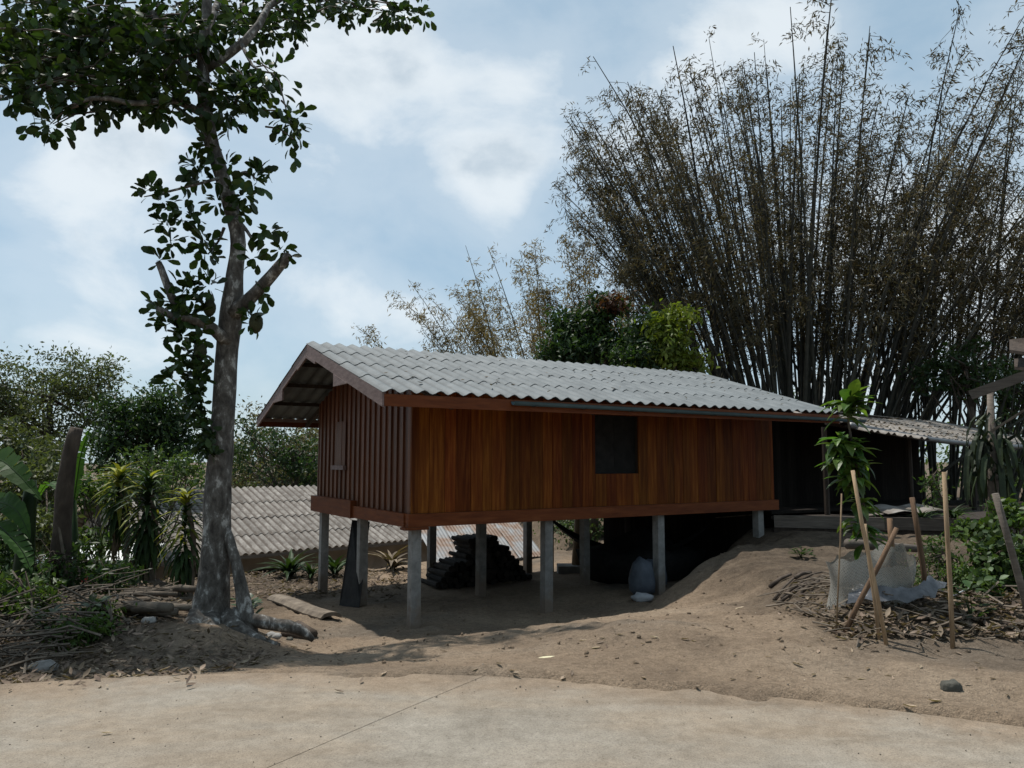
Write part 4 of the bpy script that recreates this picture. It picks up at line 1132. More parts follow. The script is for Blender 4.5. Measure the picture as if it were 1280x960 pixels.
# dead trunk
p = gpx(75, 738)
dt = empty('dead_trunk', p, 'bare dark dead tree trunk with broken top', 'tree trunk')
S = spl([(p.x, p.y, p.z - .3, .155), (*atY(74, 735, p.y), .14), (*atY(77, 680, p.y), .125), (*atY(80, 620, p.y), .115), (*atY(88, 565, p.y), .10), (*atY(96, 535, p.y), .085)], 14)
MB().tube([s[:3] for s in S], [s[3] for s in S], 11, True, .09).build('trunk', barkdark, dt, True)
MB().tube([tuple(atY(84, 725, p.y - .15)), tuple(atY(79, 690, p.y - .16)), tuple(atY(73, 655, p.y - .1))], [.03, .024, .015], 6).build('stub', stickm, dt)

# strap leaf meshes (length 1 along +Y, drooping)


def strap_mesh(name, mtl, w=.085, droop=.5):
    pts = [(0, q, .12*math.sin(q*3) - droop*q*q) for q in np.linspace(0, 1, 6)]
    return ribbon(pts, [w*x for x in (.45, .9, 1, .85, .5, .04)], (0, 0, 1), .25).mesh(name, mtl, True)


SM = {k: strap_mesh('strap_' + k, m) for k, m in (('g', strap), ('y', strapy), ('d', strapd))}


def dracaena(label, head, base, Y, n=70, ln=.42, yellow=.35, skirt=.5, nd=16):
    b = atY(base[0], base[1], Y); g = H(b.x, b.y)
    t = empty('dracaena', (b.x, b.y, g), label, 'dracaena', None)
    h = atY(head[0], head[1], Y)
    S = spl([(b.x, b.y, g - .2), (b.x + .04, b.y, (g + h.z)/2), tuple(h)], 8)
    MB().tube(S, [.05, .047, .045, .042, .04, .038, .035, .03], 8, True, .08).build('trunk', stickm, t, True)
    for i in range(n):
        f = (i / n); zz = h.z - f * skirt; a = i * 2.399; el = .9 - 1.7*f + random.uniform(-.2, .2)
        d = Vector((math.cos(a)*math.cos(el), math.sin(a)*math.cos(el), math.sin(el)))
        k = 'y' if random.random() < yellow*(1.6 - 1.8*f) else 'g'
        put_leaf(SM[k], t, (h.x, h.y, zz), d, (0, 0, 1), ln*random.uniform(.8, 1.2))
    for i in range(nd):
        a = random.uniform(0, 6.28); d = Vector((math.cos(a)*.35, math.sin(a)*.35, -1))
        put_leaf(SM['d'], t, (h.x, h.y, h.z - skirt*random.uniform(.8, 1.7)), d, d.cross(Vector((-math.sin(a), math.cos(a), 0))), ln*random.uniform(.7, 1.1))
    return t


dracaena('dracaena with bright yellow-edged crown above a dark stem', (150, 596), (152, 745), 12.2, 130, .38, .6, .7)
dracaena('taller dark dracaena with long hanging dead leaves', (186, 602), (188, 745), 11.8, 170, .42, .08, 1.05, 40)
dracaena('yellowish dracaena crowding the jackfruit trunk', (233, 622), (236, 745), 11.0, 130, .36, .35, 1.0, 30)


def rosette(name, label, cat, p, n, ln, mk='g', el=(0.3, 1.3), group=None):
    t = empty(name, p, label, cat, group)
    for i in range(n):
        a = i * 2.399 + random.uniform(-.2, .2); e = random.uniform(*el); d = Vector((math.cos(a)*math.cos(e), math.sin(a)*math.cos(e), math.sin(e)))
        put_leaf(SM[mk], t, (p[0] + d.x*.03, p[1] + d.y*.03, p[2] - .01), d, (0, 0, 1), ln*random.uniform(.7, 1.15))
    return t


for (px, py, n, ln, lab) in ((362, 722, 34, .75, 'spiky strap-leaved plant in front of the lower house roof'), (388, 724, 18, .5, 'small strap-leaved plant beside the rear corner post'), (418, 720, 26, .7, 'strap-leaved plant seen between the gable posts')):
    rosette('strap_plant', lab, 'plant', gpx(px, py), n, ln, 'g', (.5, 1.35))
rosette('dry_rosette', 'dry grey root-like rosette on bare earth behind the corner post', 'plant', gpx(490, 712) + Vector((0, 0, .5)) if False else gpx(490, 712), 30, .8, 'd', (.35, 1.3))
for (px, py, n, ln, lab) in ((1205, 652, 40, .42, 'bright green strap-leaved plant growing behind the platform planks'), (1165, 655, 20, .3, 'small strap-leaved plant beside the grey sheets')):
    q = atY(px, py, 14.4); rosette('strap_plant', lab, 'plant', Vector((q.x, 14.75, .475)), n, ln, 'g', (.5, 1.3))

# mango sapling with its stakes, right
sp0 = gpx(1086, 742)
sap = empty('mango_sapling', sp0, 'young mango sapling with drooping glossy leaves in a net ring', 'sapling')
Ys = sp0.y
st = [(1086, 745), (1084, 690), (1078, 620), (1066, 560), (1060, 520), (1062, 495)]
S = spl([tuple(atY(a, b, Ys)) for a, b in st], 16)
MB().tube(S, [.022 - .0009*i for i in range(16)], 6).build('stem', stickm, sap, True)
mm = ribbon([(0, q, .05*math.sin(q*3) - .22*q*q) for q in np.linspace(0, 1, 7)], [.185*x for x in (.15, .6, .95, 1, .8, .45, .03)], (0, 0, 1), .3).mesh('mango_leaf', mango, True)
for (px, py, k, ln, sp_) in ((1062, 505, 20, .30, .03), (1058, 520, 9, .26, .03), (1052, 552, 14, .26, .06), (1062, 565, 18, .27, .07), (1050, 575, 14, .26, .06), (1072, 580, 14, .26, .06), (1064, 600, 14, .26, .07), (1078, 630, 12, .24, .06), (1074, 655, 9, .25, .05), (1084, 670, 8, .26, .05), (1040, 560, 8, .24, .05)):
    c = atY(px, py, Ys)
    for i in range(int(k*1.7)):
        a = random.uniform(0, 6.28); e = random.uniform(-.9, .55) if py > 530 else random.uniform(-.5, .9); d = Vector((math.cos(a)*math.cos(e), math.sin(a)*math.cos(e), math.sin(e)))
        put_leaf(mm, sap, c + Vector([random.gauss(0, sp_*.6) for _ in range(3)]), d, (0, 0, 1), ln*1.02*random.uniform(.65, 1.1))


def stake(b, t, r, mtl, label, name='stake', cat='stake', group=None, dy=0, taper=.9, lift=False):
    p = gpx(*b); Y = p.y
    a = Vector((p.x, p.y, p.z)) - (atY(*t, Y + dy) - p).normalized() * .12; e = atY(*t, Y + dy)
    o = MB().tube([a, a.lerp(e, .35) + Vector((random.gauss(0, .006), 0, 0)), a.lerp(e, .7) + Vector((random.gauss(0, .006), 0, 0)), e], [r*.76, r*.74, r*.72, r*.76*taper], 8, True, .06).build(name, mtl, None, True)
    return tag(o, label, cat, group)


stake((1108, 806), (1066, 588), .026, stakem, 'long tan bamboo stake leaning against the mango sapling')
stake((1099, 800), (1081, 655), .024, stakem, 'shorter tan stake paired with the long leaning one')
stake((1057, 790), (1121, 660), .034, stakeb, 'thick brown stake crossing diagonally in front of the net ring')
stake((1045, 793), (1052, 617), .011, stakem, 'very thin pale stick upright beside the net ring')
stake((1160, 745), (1140, 622), .040, stakeb, 'square brown post stub behind the crossed stakes')
stake((1191, 811), (1180, 590), .028, stakem, 'single straight tan stake standing among dry leaves')
stake((1292, 790), (1244, 617), .045, greywood, 'thick grey bamboo pole leaning at the garden edge')
stake((1119, 735), (1112, 648), .045, stakeb, 'short stubby brown stake beside the net ring')
a = gpx(1090, 735); b = gpx(1215, 728)
tag(MB().tube([a + Vector((0, .6, .42)), (a+b)/2 + Vector((0, .6, .36)), b + Vector((0, .6, .30))], [.06, .05, .04], 8, True, .06).build('garden_pole', greywood, None, True), 'grey pole lying across the garden behind the stakes', 'pole')

# net ring
nr_ = empty('net_ring', sp0, 'white woven net ring wrapped round the mango sapling', 'net')
netm = bpy.data.materials.new('woven_net'); netm.use_nodes = True
t_ = netm.node_tree; bs = t_.nodes['Principled BSDF']; bs.inputs['Base Color'].default_value = (.27, .26, .23, 1); bs.inputs['Roughness'].default_value = .7
uvn = t_.nodes.new('ShaderNodeTexCoord'); br = t_.nodes.new('ShaderNodeTexBrick'); t_.links.new(uvn.outputs['UV'], br.inputs['Vector'])
br.inputs['Scale'].default_value = 1; br.inputs['Brick Width'].default_value = .011; br.inputs['Row Height'].default_value = .03; br.inputs['Mortar Size'].default_value = .0025
br.inputs['Color1'].default_value = (.45, .45, .45, 1); br.inputs['Color2'].default_value = (.8, .8, .8, 1); br.inputs['Mortar'].default_value = (1, 1, 1, 1)
trb = t_.nodes.new('ShaderNodeBsdfTransparent'); mxs = t_.nodes.new('ShaderNodeMixShader'); t_.links.new(br.outputs['Color'], mxs.inputs[0]); t_.links.new(trb.outputs[0], mxs.inputs[1]); t_.links.new(bs.outputs[0], mxs.inputs[2]); t_.links.new(mxs.outputs[0], t_.nodes['Material Output'].inputs[0])
m = MB(); n = 40; rows = 5; rad_ = .40
for j in range(rows):
    for i in range(n):
        a = 2*math.pi*i/n; rr = rad_*(1 + .09*math.sin(3*a + j) + .05*math.sin(7*a))
        x = sp0.x + .02 + rr*math.cos(a); y = sp0.y + rr*.8*math.sin(a)
        m.v.append((x, y, H(x, y) - .03 + (.46 + .06*math.sin(2*a + 1) + .03*math.sin(9*a))*j/(rows-1)))
for j in range(rows - 1):
    for i in range(n): m.f.append((j*n+i, j*n+(i+1) % n, (j+1)*n+(i+1) % n, (j+1)*n+i))
me = m.mesh('net', netm, True); uvl = me.uv_layers.new(name='UVMap')
for pi, p in enumerate(me.polygons):
    j, i = divmod(pi, n)
    for li, (aa, bb) in zip(p.loop_indices, ((0, 0), (1, 0), (1, 1), (0, 1))): uvl.data[li].uv = ((i+aa)/n, (j+bb)/(rows-1))
link('net', me, nr_)
m = MB(); nn = 14
for j in range(4):
    for i in range(nn):
        a = -2.5 + 2.2*i/(nn-1); rr = .42 + .035*j + .02*math.sin(5*i + 2*j)
        x = sp0.x + .12 + rr*math.cos(a)*1.15; y = sp0.y + rr*.8*math.sin(a) - .02
        m.v.append((x, y, H(x, y) + .17 - .03*j + .02*math.sin(2.3*i + j) + .07*(i/nn)))
for j in range(3):
    for i in range(nn-1): m.f.append((j*nn+i, j*nn+i+1, (j+1)*nn+i+1, (j+1)*nn+i))
plasm = mat('clear_plastic_film', [(.3, (.05, .053, .06)), (.7, (.17, .175, .19))], 9, 6, .25, .6, 14, transl=.3, tcol=(1, 1, 1), spec=.8)
m.build('plastic_film', plasm, nr_, True)

# cactus-draped post and rough shelter on the right
cp = Vector((0, 0, 0)); q = atY(1243, 655, 12.6); cp = Vector((q.x, 12.6, H(q.x, 12.6)))
cd = empty('draped_post', cp, 'tall post smothered in hanging climbing cactus stems', 'plant')
MB().tube([(cp.x, cp.y, cp.z - .3), tuple(atY(1241, 600, 12.6)), tuple(atY(1238, 490, 12.6))], [.10, .08, .05], 8, True, .08).build('post', greywood, cd, True)
cactus = mat('climbing_cactus', [(.3, (.012, .022, .010)), (.7, (.032, .046, .02))], 5, 5, .6, .2, 20, rnd=.5, transl=.1)
for i in range(64):
    c = atY(1242 + random.gauss(0, 11), random.uniform(528, 610), 12.6 + random.uniform(-.15, .15)); a = random.uniform(0, 6.28); l_ = random.uniform(.15, .85); o_ = random.uniform(.1, .42)
    d = Vector((math.cos(a), math.sin(a), 0))
    pts = spl([tuple(c), tuple(c + d*o_*.6 + Vector((0, 0, .14))), tuple(c + d*o_ - Vector((0, 0, l_*.45))), tuple(c + d*o_*1.05 - Vector((0, 0, l_)))], 8)
    k_ = random.uniform(.6, 1.3); ribbon(pts, [x*k_*random.uniform(.8, 1.2) for x in (.03, .035, .036, .036, .035, .032, .026, .008)], d + Vector((random.gauss(0, .4), random.gauss(0, .4), 0)), .35).build('stem', cactus, cd)
rsx = empty('rough_shelter', atY(1290, 640, 12.2), 'rough pole shelter with plank eave jutting in over the garden', 'shelter')
P1 = atY(1213, 494, 12.2); P2 = atY(1330, 452, 11.6)
part('eave_plank', greywood, MB().beam(P1, P2, .05, .15), rsx)
P1 = atY(1200, 500, 12.7); P2 = atY(1330, 455, 12.1)
for (a, b, c, d) in (((1262, 428, 12.6), (1340, 420, 11.4), (1340, 452, 11.2), (1262, 441, 12.2)),):
    A, B, Cc, Dd = atY(*a), atY(*b), atY(*c), atY(*d); up = Vector((0, 0, .05))
    part('roof_board', darkwood, MB().hexa([A, B, Cc, Dd, A+up, B+up, Cc+up, Dd+up]), rsx)
    A, B, Cc, Dd = atY(1268, 452, 12.6), atY(1340, 446, 11.4), atY(1340, 470, 11.2), atY(1268, 462, 12.2)
    part('roof_board', darkwood, MB().hexa([A, B, Cc, Dd, A+up, B+up, Cc+up, Dd+up]), rsx)
for px in (1300, 1340):
    A = atY(px, 470, 12.0); part('post', greywood, MB().tube([(A.x, A.y, H(A.x, A.y) - .3), (A.x, A.y, A.z + .5)], .06, 7), rsx)
part('brace', stickm, MB().beam(atY(1238, 540, 12.4), atY(1300, 500, 11.9), .035, .035), rsx)

# garden shrubs on the bank
for (bl, mt, tp, ls, lab) in ([[(1170, 700, 8.6, 26, 26), (1200, 730, 8.3, 30, 22), (1150, 730, 8.4, 24, 18)], lf_shrub, LEAF2, .05, 'fine-leaved green shrub between the brown stub and the straight stake'],
                              [[(1245, 690, 8.4, 26, 26), (1275, 720, 8.2, 24, 30), (1225, 740, 8.0, 24, 18)], lf_mid, LEAFW, .085, 'broad-leaved dark green shrub around the grey bamboo pole'],
                              [[(1225, 660, 9.6, 26, 16), (1262, 650, 9.6, 26, 20)], lf_shrub, LEAFW, .09, 'light green shrub in front of the platform planks'],
                              [[(1160, 600, 9.4, 14, 8), (1172, 625, 9.4, 8, 14)], lf_shrub, LEAF2, .06, 'thin leafy shoot rising above the brown stub']):
    q = atY(bl[0][0], bl[0][1] + bl[0][4], bl[0][2]); tree('garden_shrub', lab, 'shrub', bl, mt, 26, 42, .07, ls, tp, tr=.012, droop=.1)
for (px, py, k, ln, lab) in ((308, 785, 40, .15, 'small leafy green plant at the foot of the jackfruit tree'), (1003, 698, 50, .10, 'low green weed on top of the dirt mound'), (110, 790, 60, .13, 'green seedling shrub in the verge litter'), (1215, 775, 40, .12, 'low green weed on the planted bank'), (60, 800, 50, .12, 'green weed tuft in the brush on the left verge')):
    p = gpx(px, py); t = empty('weed', p, lab, 'weed')
    for i in range(k):
        h_ = random.uniform(.03, .30 if ln > .11 else .14); a = random.uniform(0, 6.28); e = random.uniform(-.2, .8); r_ = random.uniform(0, .12)
        put_leaf(lmesh if ln > .14 else lmesh, t, (p.x + r_*math.cos(a), p.y + r_*math.sin(a), p.z + h_), (math.cos(a)*math.cos(e), math.sin(a)*math.cos(e), math.sin(e)), (0, 0, 1), ln*random.uniform(.6, 1.1))
    m = MB()
    for i in range(5): a = random.uniform(0, 6.28); m.tube([(p.x, p.y, p.z - .03), (p.x + .07*math.cos(a), p.y + .07*math.sin(a), p.z + .22 if ln > .11 else p.z + .1)], [.006, .003], 4, False)
    m.build('stems', strap, t)

# ------------------------------------------------------------------ things under and around the house
def lumpy(name, mtl, c, r, seed=0, amp=.12, parent=None, n=14, flat=True):
    m = MB(); rows = 9
    for j in range(rows):
        th = math.pi * j / (rows - 1)
        for i in range(n):
            a = 2*math.pi*i/n; d = Vector((math.sin(th)*math.cos(a), math.sin(th)*math.sin(a), math.cos(th)))
            k = 1 + amp*math.sin(3.1*d.x*2 + seed) + amp*math.sin(4.3*d.y*2 + 2*seed) + amp*.7*math.sin(5.7*d.z*2 + 3*seed)
            z = d.z*r[2]*k
            m.v.append((c[0] + d.x*r[0]*k, c[1] + d.y*r[1]*k, c[2] + (max(z, -r[2]*.6) if flat else z)))
    for j in range(rows - 1):
        for i in range(n): m.f.append((j*n+i, (j+1)*n+i, (j+1)*n+(i+1) % n, j*n+(i+1) % n))
    return m.build(name, mtl, parent, True)


fl = MB(); fl.tube([(0, 0, 0), (0, .22, 0), (0, .5, .01), (0, .8, 0)], [1, 1.02, .97, .95], 8, True, .1)
flm = fl.mesh('firewood_log', logm, False)
for v in flm.vertices: v.co.x *= .065; v.co.z *= .065
nlog = 0
for row in range(9):
    cnt_ = int(17 - row*1.3)
    for i in range(cnt_):
        u = 2.25 + row*.085 + i*.135 + random.uniform(-.02, .02)
        if row > 4 and u < 2.9: continue
        v = 3.75 + random.uniform(-.08, .08); p = W(u, v, 0); a = W(u, v + .8, 0)
        z = (H(p.x, p.y) + H(a.x, a.y))/2 + .06 + row*.112
        d = (HV + HU*random.uniform(-.1, .1)).normalized(); x = HU; s_ = random.uniform(.8, 1.12)
        o = link('firewood_log', flm, None, Matrix(((x.x*s_, d.x, 0, p.x), (x.y*s_, d.y, 0, p.y), (0, 0, s_, z), (0, 0, 0, 1))))
        tag(o, 'dark log in the firewood stack under the house', 'log', 'firewood logs stacked under the house'); nlog += 1
# black sheet leaning on the gable's middle post
a = gpx(424, 757); b = gpx(449, 760); t1 = atY(462, 652, b.y + .9); t0 = atY(440, 650, b.y + .9)
o = MB().hexa([a, b, b + Vector((0, .03, 0)), a + Vector((0, .03, 0)), t0, t1, t1 + Vector((0, .03, 0)), t0 + Vector((0, .03, 0))]).build('black_sheet', black)
tag(o, 'black sheet leaning against the middle gable post', 'sheet')
# heap under tarpaulin, hammock, sacks
p = W(6.3, 2.2, 0); g = H(p.x, p.y)
tag(lumpy('tarpaulin_heap', black, (p.x, p.y, g + .35), (1.15, .8, .62), 1.3, .16), 'black tarpaulin thrown over a heap under the house', 'tarpaulin')
hm = empty('hammock', W(5.4, 1.9, .2), 'dark hammock slung between posts under the house', 'hammock')
pa_, pb_ = W(4.92, 3.9, .45), W(7.3, 1.0, .40)
m = MB(); nh = 16
for i in range(nh):
    t = i/(nh-1); c = pa_.lerp(pb_, t) + Vector((0, 0, -1.0*math.sin(math.pi*t)**.8)); w_ = .05 + .38*math.sin(math.pi*t); sdv = (pb_ - pa_).cross(Vector((0, 0, 1))).normalized()
    for k in (-1, -.5, 0, .5, 1): m.v.append(tuple(c + sdv*w_*k + Vector((0, 0, .22*k*k*math.sin(math.pi*t)))))
for i in range(nh-1):
    for k in range(4): m.f.append((i*5+k, i*5+k+1, (i+1)*5+k+1, (i+1)*5+k))
m.build('cloth', black, hm, True)
MB().tube([pa_, W(4.92, 4.55, .55)], .012, 5).build('rope', stickm, hm); MB().tube([pb_, W(7.5, .2, .5)], .012, 5).build('rope', stickm, hm)
p = gpx(803, 750); p = p + Vector((.05, .35, 0)); g = H(p.x, p.y)
tag(lumpy('sack', sackm, (p.x, p.y, g + .28), (.23, .22, .42), 2.1, .07), 'full blue-grey sack standing beside the house post', 'sack')
p2 = W(5.35, .75, 0); tag(lumpy('sack', sackm, (p2.x, p2.y, H(p2.x, p2.y) + .22), (.26, .24, .33), 4.1, .07), 'blue-grey sack slumped behind the house post', 'sack')
p3 = gpx(803, 752); tag(lumpy('sack', sackw, (p3.x, p3.y + .05, p3.z + .05), (.20, .14, .08), 3.3, .12), 'crumpled pale sack lying in front of the standing sack', 'sack')
q = W(6.05, 4.3, 0); g = H(q.x, q.y)
tag(MB().tube([(q.x, q.y, g - .2), (q.x + .12, q.y + .1, .62)], [.12, .10], 9, True, .05).build('leaning_log', stakem, None, True), 'pale round log propped under the house floor', 'log')
q = W(6.1, 4.25, 0); tag(MB().box((q.x - .5, q.y - .3, g - .12), (q.x + .45, q.y + .25, g + .16)).build('concrete_block', concrete), 'low pale concrete footing under the propped log', 'footing')
for u, v, r_ in ((5.6, 4.7, .09), (6.7, 4.8, .11), (7.1, 3.6, .10), (8.0, 2.5, .12), (8.6, 4.6, .10)):
    q = W(u, v, 0); tag(MB().tube([(q.x, q.y, H(q.x, q.y) - .3), (q.x, q.y, .60)], r_, 9, True, .05).build('timber_prop', darkwood, None, True), 'dark round timber prop under the uphill end of the house', 'prop', 'timber props under the house')
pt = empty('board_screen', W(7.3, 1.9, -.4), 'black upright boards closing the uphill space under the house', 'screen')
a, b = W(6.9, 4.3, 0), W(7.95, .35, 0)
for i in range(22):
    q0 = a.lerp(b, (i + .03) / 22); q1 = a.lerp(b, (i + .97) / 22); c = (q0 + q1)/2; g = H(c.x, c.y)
    MB().beam((c.x, c.y, g - .15), (c.x, c.y, .598), (q1 - q0).length * 1.04, .022, up=Vector((-(b - a).y, (b - a).x, 0)).normalized()).build('board', shade_wood, pt)
# split slab, log pieces, stones near the tree
a = gpx(345, 750); b = gpx(414, 775); d = (b - a).normalized(); s_ = d.cross(Vector((0, 0, 1))).normalized()
m = MB(); rows = 7
for i in range(8):
    c = a.lerp(b, i/7) + Vector((0, 0, .035 + .01*math.sin(i)))
    for k in range(rows):
        t = -1 + 2*k/(rows-1); m.v.append(tuple(c + s_*t*.17 + Vector((0, 0, .075*(1 - t*t)**.5))))
    for k in range(rows):
        t = 1 - 2*k/(rows-1); m.v.append(tuple(c + s_*t*.165 + Vector((0, 0, .045*(1 - t*t)**.5 - .03))))
nr2 = rows*2
for i in range(7):
    for k in range(nr2): m.f.append((i*nr2+k, i*nr2+(k+1) % nr2, (i+1)*nr2+(k+1) % nr2, (i+1)*nr2+k))
m.f += [tuple(range(nr2))[::-1], tuple(7*nr2 + k for k in range(nr2))]
tag(m.build('bark_slab', stickm, None, False), 'long pale curved bark slab lying by the gable posts', 'slab')
for (pa2, pb2, r_, lab) in (((392, 798), (372, 785), .06, 'short dark log end lying beside the tree roots'), ((352, 795), (388, 800), .045, 'thin dark branch piece below the bark slab')):
    a = gpx(*pa2); b = gpx(*pb2); tag(MB().tube([a + Vector((0, 0, r_*.8)), b + Vector((0, 0, r_*.8))], r_, 8, True, .12).build('log_piece', barkdark, None, True), lab, 'log')
for (px, py, r_, mt, lab) in ((1190, 864, .075, stone, 'dark rounded stone by the road edge'), (340, 797, .10, concrete, 'flat pale stone in front of the tree roots'), (362, 800, .05, stone, 'small stone beside the thin dark branch'), (55, 838, .12, concrete, 'flat pale stone on the left verge'), (187, 778, .08, concrete, 'pale stone in the brush beside the tree')):
    p = gpx(px, py); tag(lumpy('stone', mt, (p.x, p.y, p.z + r_*.12), (r_, r_*.7, r_*(.5 if mt is concrete else .75)), px*.1, .1), lab, 'stone')
# piled cut branches left of the tree
for i in range(16):
    p = gpx(random.uniform(165, 236), random.uniform(748, 776)); a = random.gauss(-.15, .35); l_ = random.uniform(.35, .75); r_ = random.uniform(.03, .06)
    d = Vector((math.cos(a), math.sin(a)*.6, random.uniform(-.05, .12))); z = p.z + r_*.7 + random.uniform(0, .12)
    tag(MB().tube([Vector((p.x, p.y, z)) - d*l_/2, Vector((p.x, p.y, z + random.uniform(-.02, .03))), Vector((p.x, p.y, z)) + d*l_/2], [r_, r_*.95, r_*.85], 8, True, .1).build('cut_branch', stickm, None, True), 'grey cut branch piled left of the jackfruit trunk', 'branch', 'cut branches piled by the tree')
# dark sticks heaped on the mound
for i in range(10):
    p = gpx(random.uniform(972, 1022), random.uniform(722, 745)); a = random.gauss(.35, .25); l_ = random.uniform(.3, .6); r_ = random.uniform(.012, .028); d = Vector((math.cos(a), math.sin(a), .1))
    e0 = Vector((p.x, p.y, 0)) - d*l_/2; e1 = Vector((p.x, p.y, 0)) + d*l_/2; e0.z = H(e0.x, e0.y) + r_ + .01; e1.z = H(e1.x, e1.y) + r_ + .02
    tag(MB().tube([e0, (e0+e1)/2 + Vector((0, 0, .02)), e1], [r_, r_*.9, r_*.7], 6, True, .1).build('dark_stick', barkdark, None, True), 'dark stick in the small heap on the dirt mound', 'stick', 'sticks heaped on the mound')
# brush tangle on the left verge, one uncountable heap
m = MB()
for i in range(420):
    x = rng.uniform(-6.4, -4.0); y = rng.uniform(6.6, 9.2)
    if y < float(road_edge(np.array(x))) + .75: continue
    a = rng.uniform(0, 6.28); l_ = rng.uniform(.25, .95); z = H(x, y) + abs(rng.normal()) * .16 * sstep(0, 1.2, y - float(road_edge(np.array(x))) - .6)
    d = np.array([math.cos(a), math.sin(a), rng.normal()*.28]); r_ = rng.uniform(.004, .014); c = np.array([x, y, z + .02])
    m.tube([c - d*l_/2, c + rng.normal(size=3)*.03, c + d*l_/2], [r_, r_*.9, r_*.5], 4, False)
tag(m.build('brush_heap', stickm), 'tangled heap of dry twigs and stems on the left verge', 'brush', kind='stuff')
m = MB()
for i in range(420):
    if i < 300: x = rng.uniform(3.0, 6.2); y = rng.uniform(6.7, 9.4)
    else: x = rng.uniform(-7, -3.5); y = rng.uniform(14, 18.5)
    a = rng.uniform(0, 6.28); l_ = rng.uniform(.15, .6); z = H(x, y) + abs(rng.normal()) * .04; d = np.array([math.cos(a), math.sin(a), rng.normal()*.22]); r_ = rng.uniform(.004, .012); c = np.array([x, y, z + .015])
    m.tube([c - d*l_/2, c + rng.normal(size=3)*.02, c + d*l_/2], [r_, r_*.9, r_*.5], 4, False)
tag(m.build('twig_litter', stickm), 'scattered dead twigs on the planted bank and slope', 'twigs', kind='stuff')
# dry leaf litter
LITT = (np.array([(0, 0, 0), (-.17, .35, .10), (0, .35, .02), (.17, .35, .12), (-.13, .7, .16), (0, .7, .08), (.13, .7, .14), (0, 1, .22)]), leaf_tpl()[1])


def litter_field(xs, ys, ls, hz=.02):
    n = len(xs); z = np.maximum(Hn(xs, ys), np.where(ys < road_edge(xs), .003, -9)) + rng.random(n) * hz + .004
    a = rng.uniform(0, 6.28, n); d = np.stack([np.cos(a), np.sin(a), rng.normal(size=n)*.25], 1)
    up = rand_dirs(n) * .45 + np.array([0, 0, 1.]); up *= np.sign(rng.random((n, 1)) - .25)
    return np.stack([xs, ys, z], 1), frames(d, up), ls * rng.uniform(.5, 1.3, n)


F_ = []
n = 2600; xs = rng.uniform(-6.8, -2.2, n); off = np.abs(rng.normal(size=n)) * 1.0 + rng.normal(size=n) * .28 + .25; F_.append(litter_field(xs, road_edge(xs) + off, .085, .03))
n = 1500; xs = rng.uniform(-6.8, -3.6, n); ys = rng.uniform(7.0, 11, n); F_.append(litter_field(xs, ys, .10, .06))
n = 2300; xs = rng.uniform(3.0, 6.4, n); ys = 6.95 + np.abs(rng.normal(size=n)) * .8; F_.append(litter_field(xs, ys, .105, .05))
n = 2200; xs = rng.uniform(-8, -2.2, n); ys = rng.uniform(14.5, 19.5, n); F_.append(litter_field(xs, ys, .13, .05))
n = 420; xs = rng.uniform(-3, 5.5, n); ys = rng.uniform(6.2, 13, n); F_.append(litter_field(xs, ys, .05, .006))
P, Rm, S_ = [np.concatenate([f[i] for f in F_]) for i in range(3)]
tag(scatter('leaf_litter', LITT, P, Rm, S_, litter), 'carpet of dry brown leaves on the verge and planted bank', 'leaf litter', kind='stuff')
# grit on the dirt and road
n = 5200; xs = rng.uniform(-6, 6.5, n); ys = rng.uniform(4.0, 10.5, n) ; zz = np.maximum(Hn(xs, ys), np.where((ys < road_edge(xs) - .05), .001, -9))
OCT = (np.array([(1, 0, 0), (0, 1, 0), (-1, 0, 0), (0, -1, 0), (0, 0, .7), (0, 0, -.5)]) * 1.0, [(0, 1, 4), (1, 2, 4), (2, 3, 4), (3, 0, 4), (1, 0, 5), (2, 1, 5), (3, 2, 5), (0, 3, 5)])
sz = .002 + .008 * rng.random(n) ** 5
tag(scatter('grit', OCT, np.stack([xs, ys, zz + .001], 1), frames(rand_dirs(n), rand_dirs(n)), sz, grit), 'fine grit and pebbles over the dirt and road', 'grit', kind='stuff')
n = 900; xs = rng.uniform(-5, 6.5, n); ys = rng.uniform(6.3, 13.5, n); sz = .008 + .028 * rng.random(n) ** 4
tag(scatter('dirt_clods', OCT, np.stack([xs, ys, Hn(xs, ys) + sz*.2], 1), frames(rand_dirs(n), rand_dirs(n)), sz, GM), 'loose earth clods strewn over the bare yard', 'clods', kind='stuff')
# single fallen leaves one can count
fm = MB(); fm.v = [tuple(x) for x in LITT[0]]; fm.f = LITT[1]; fmesh = fm.mesh('fallen_leaf', dryleaf, True)
ylm = mat('yellow_leaf', [(.3, (.44, .40, .25)), (.7, (.60, .56, .38))], 6, 4, .7)
fy = MB(); fy.v = [(x, y, z*.3) for x, y, z in fm.v]; fy.f = fm.f
p = gpx(672, 824); a = .25
yl = link('fallen_leaf', fy.mesh('pale_fallen_leaf', ylm, True), None, Matrix.Translation(p + Vector((0, 0, .008))) @ Matrix.Rotation(a - math.pi/2, 4, 'Z') @ Matrix.Diagonal((.15, .15, .12, 1)))
tag(yl, 'large pale yellow leaf lying flat on the bare dirt', 'leaf')
FL = [(140, 942), (430, 886), (450, 872), (475, 848), (590, 843), (715, 847), (745, 806), (738, 812), (918, 763), (975, 770), (1000, 785), (1025, 800), (1128, 888), (1178, 878), (1205, 858), (1222, 836), (1105, 845), (1117, 852), (955, 822), (990, 830), (845, 840), (800, 830), (870, 862),
      (1245, 850), (1150, 836), (905, 745), (940, 760), (965, 745), (1010, 770), (1030, 760), (560, 815), (620, 830), (520, 826), (330, 832), (362, 828), (300, 838), (250, 842), (200, 838), (215, 828), (170, 842), (85, 838), (890, 790), (770, 795), (850, 800), (1070, 850), (1260, 870), (1020, 845), (700, 862), (920, 850), (640, 842)]
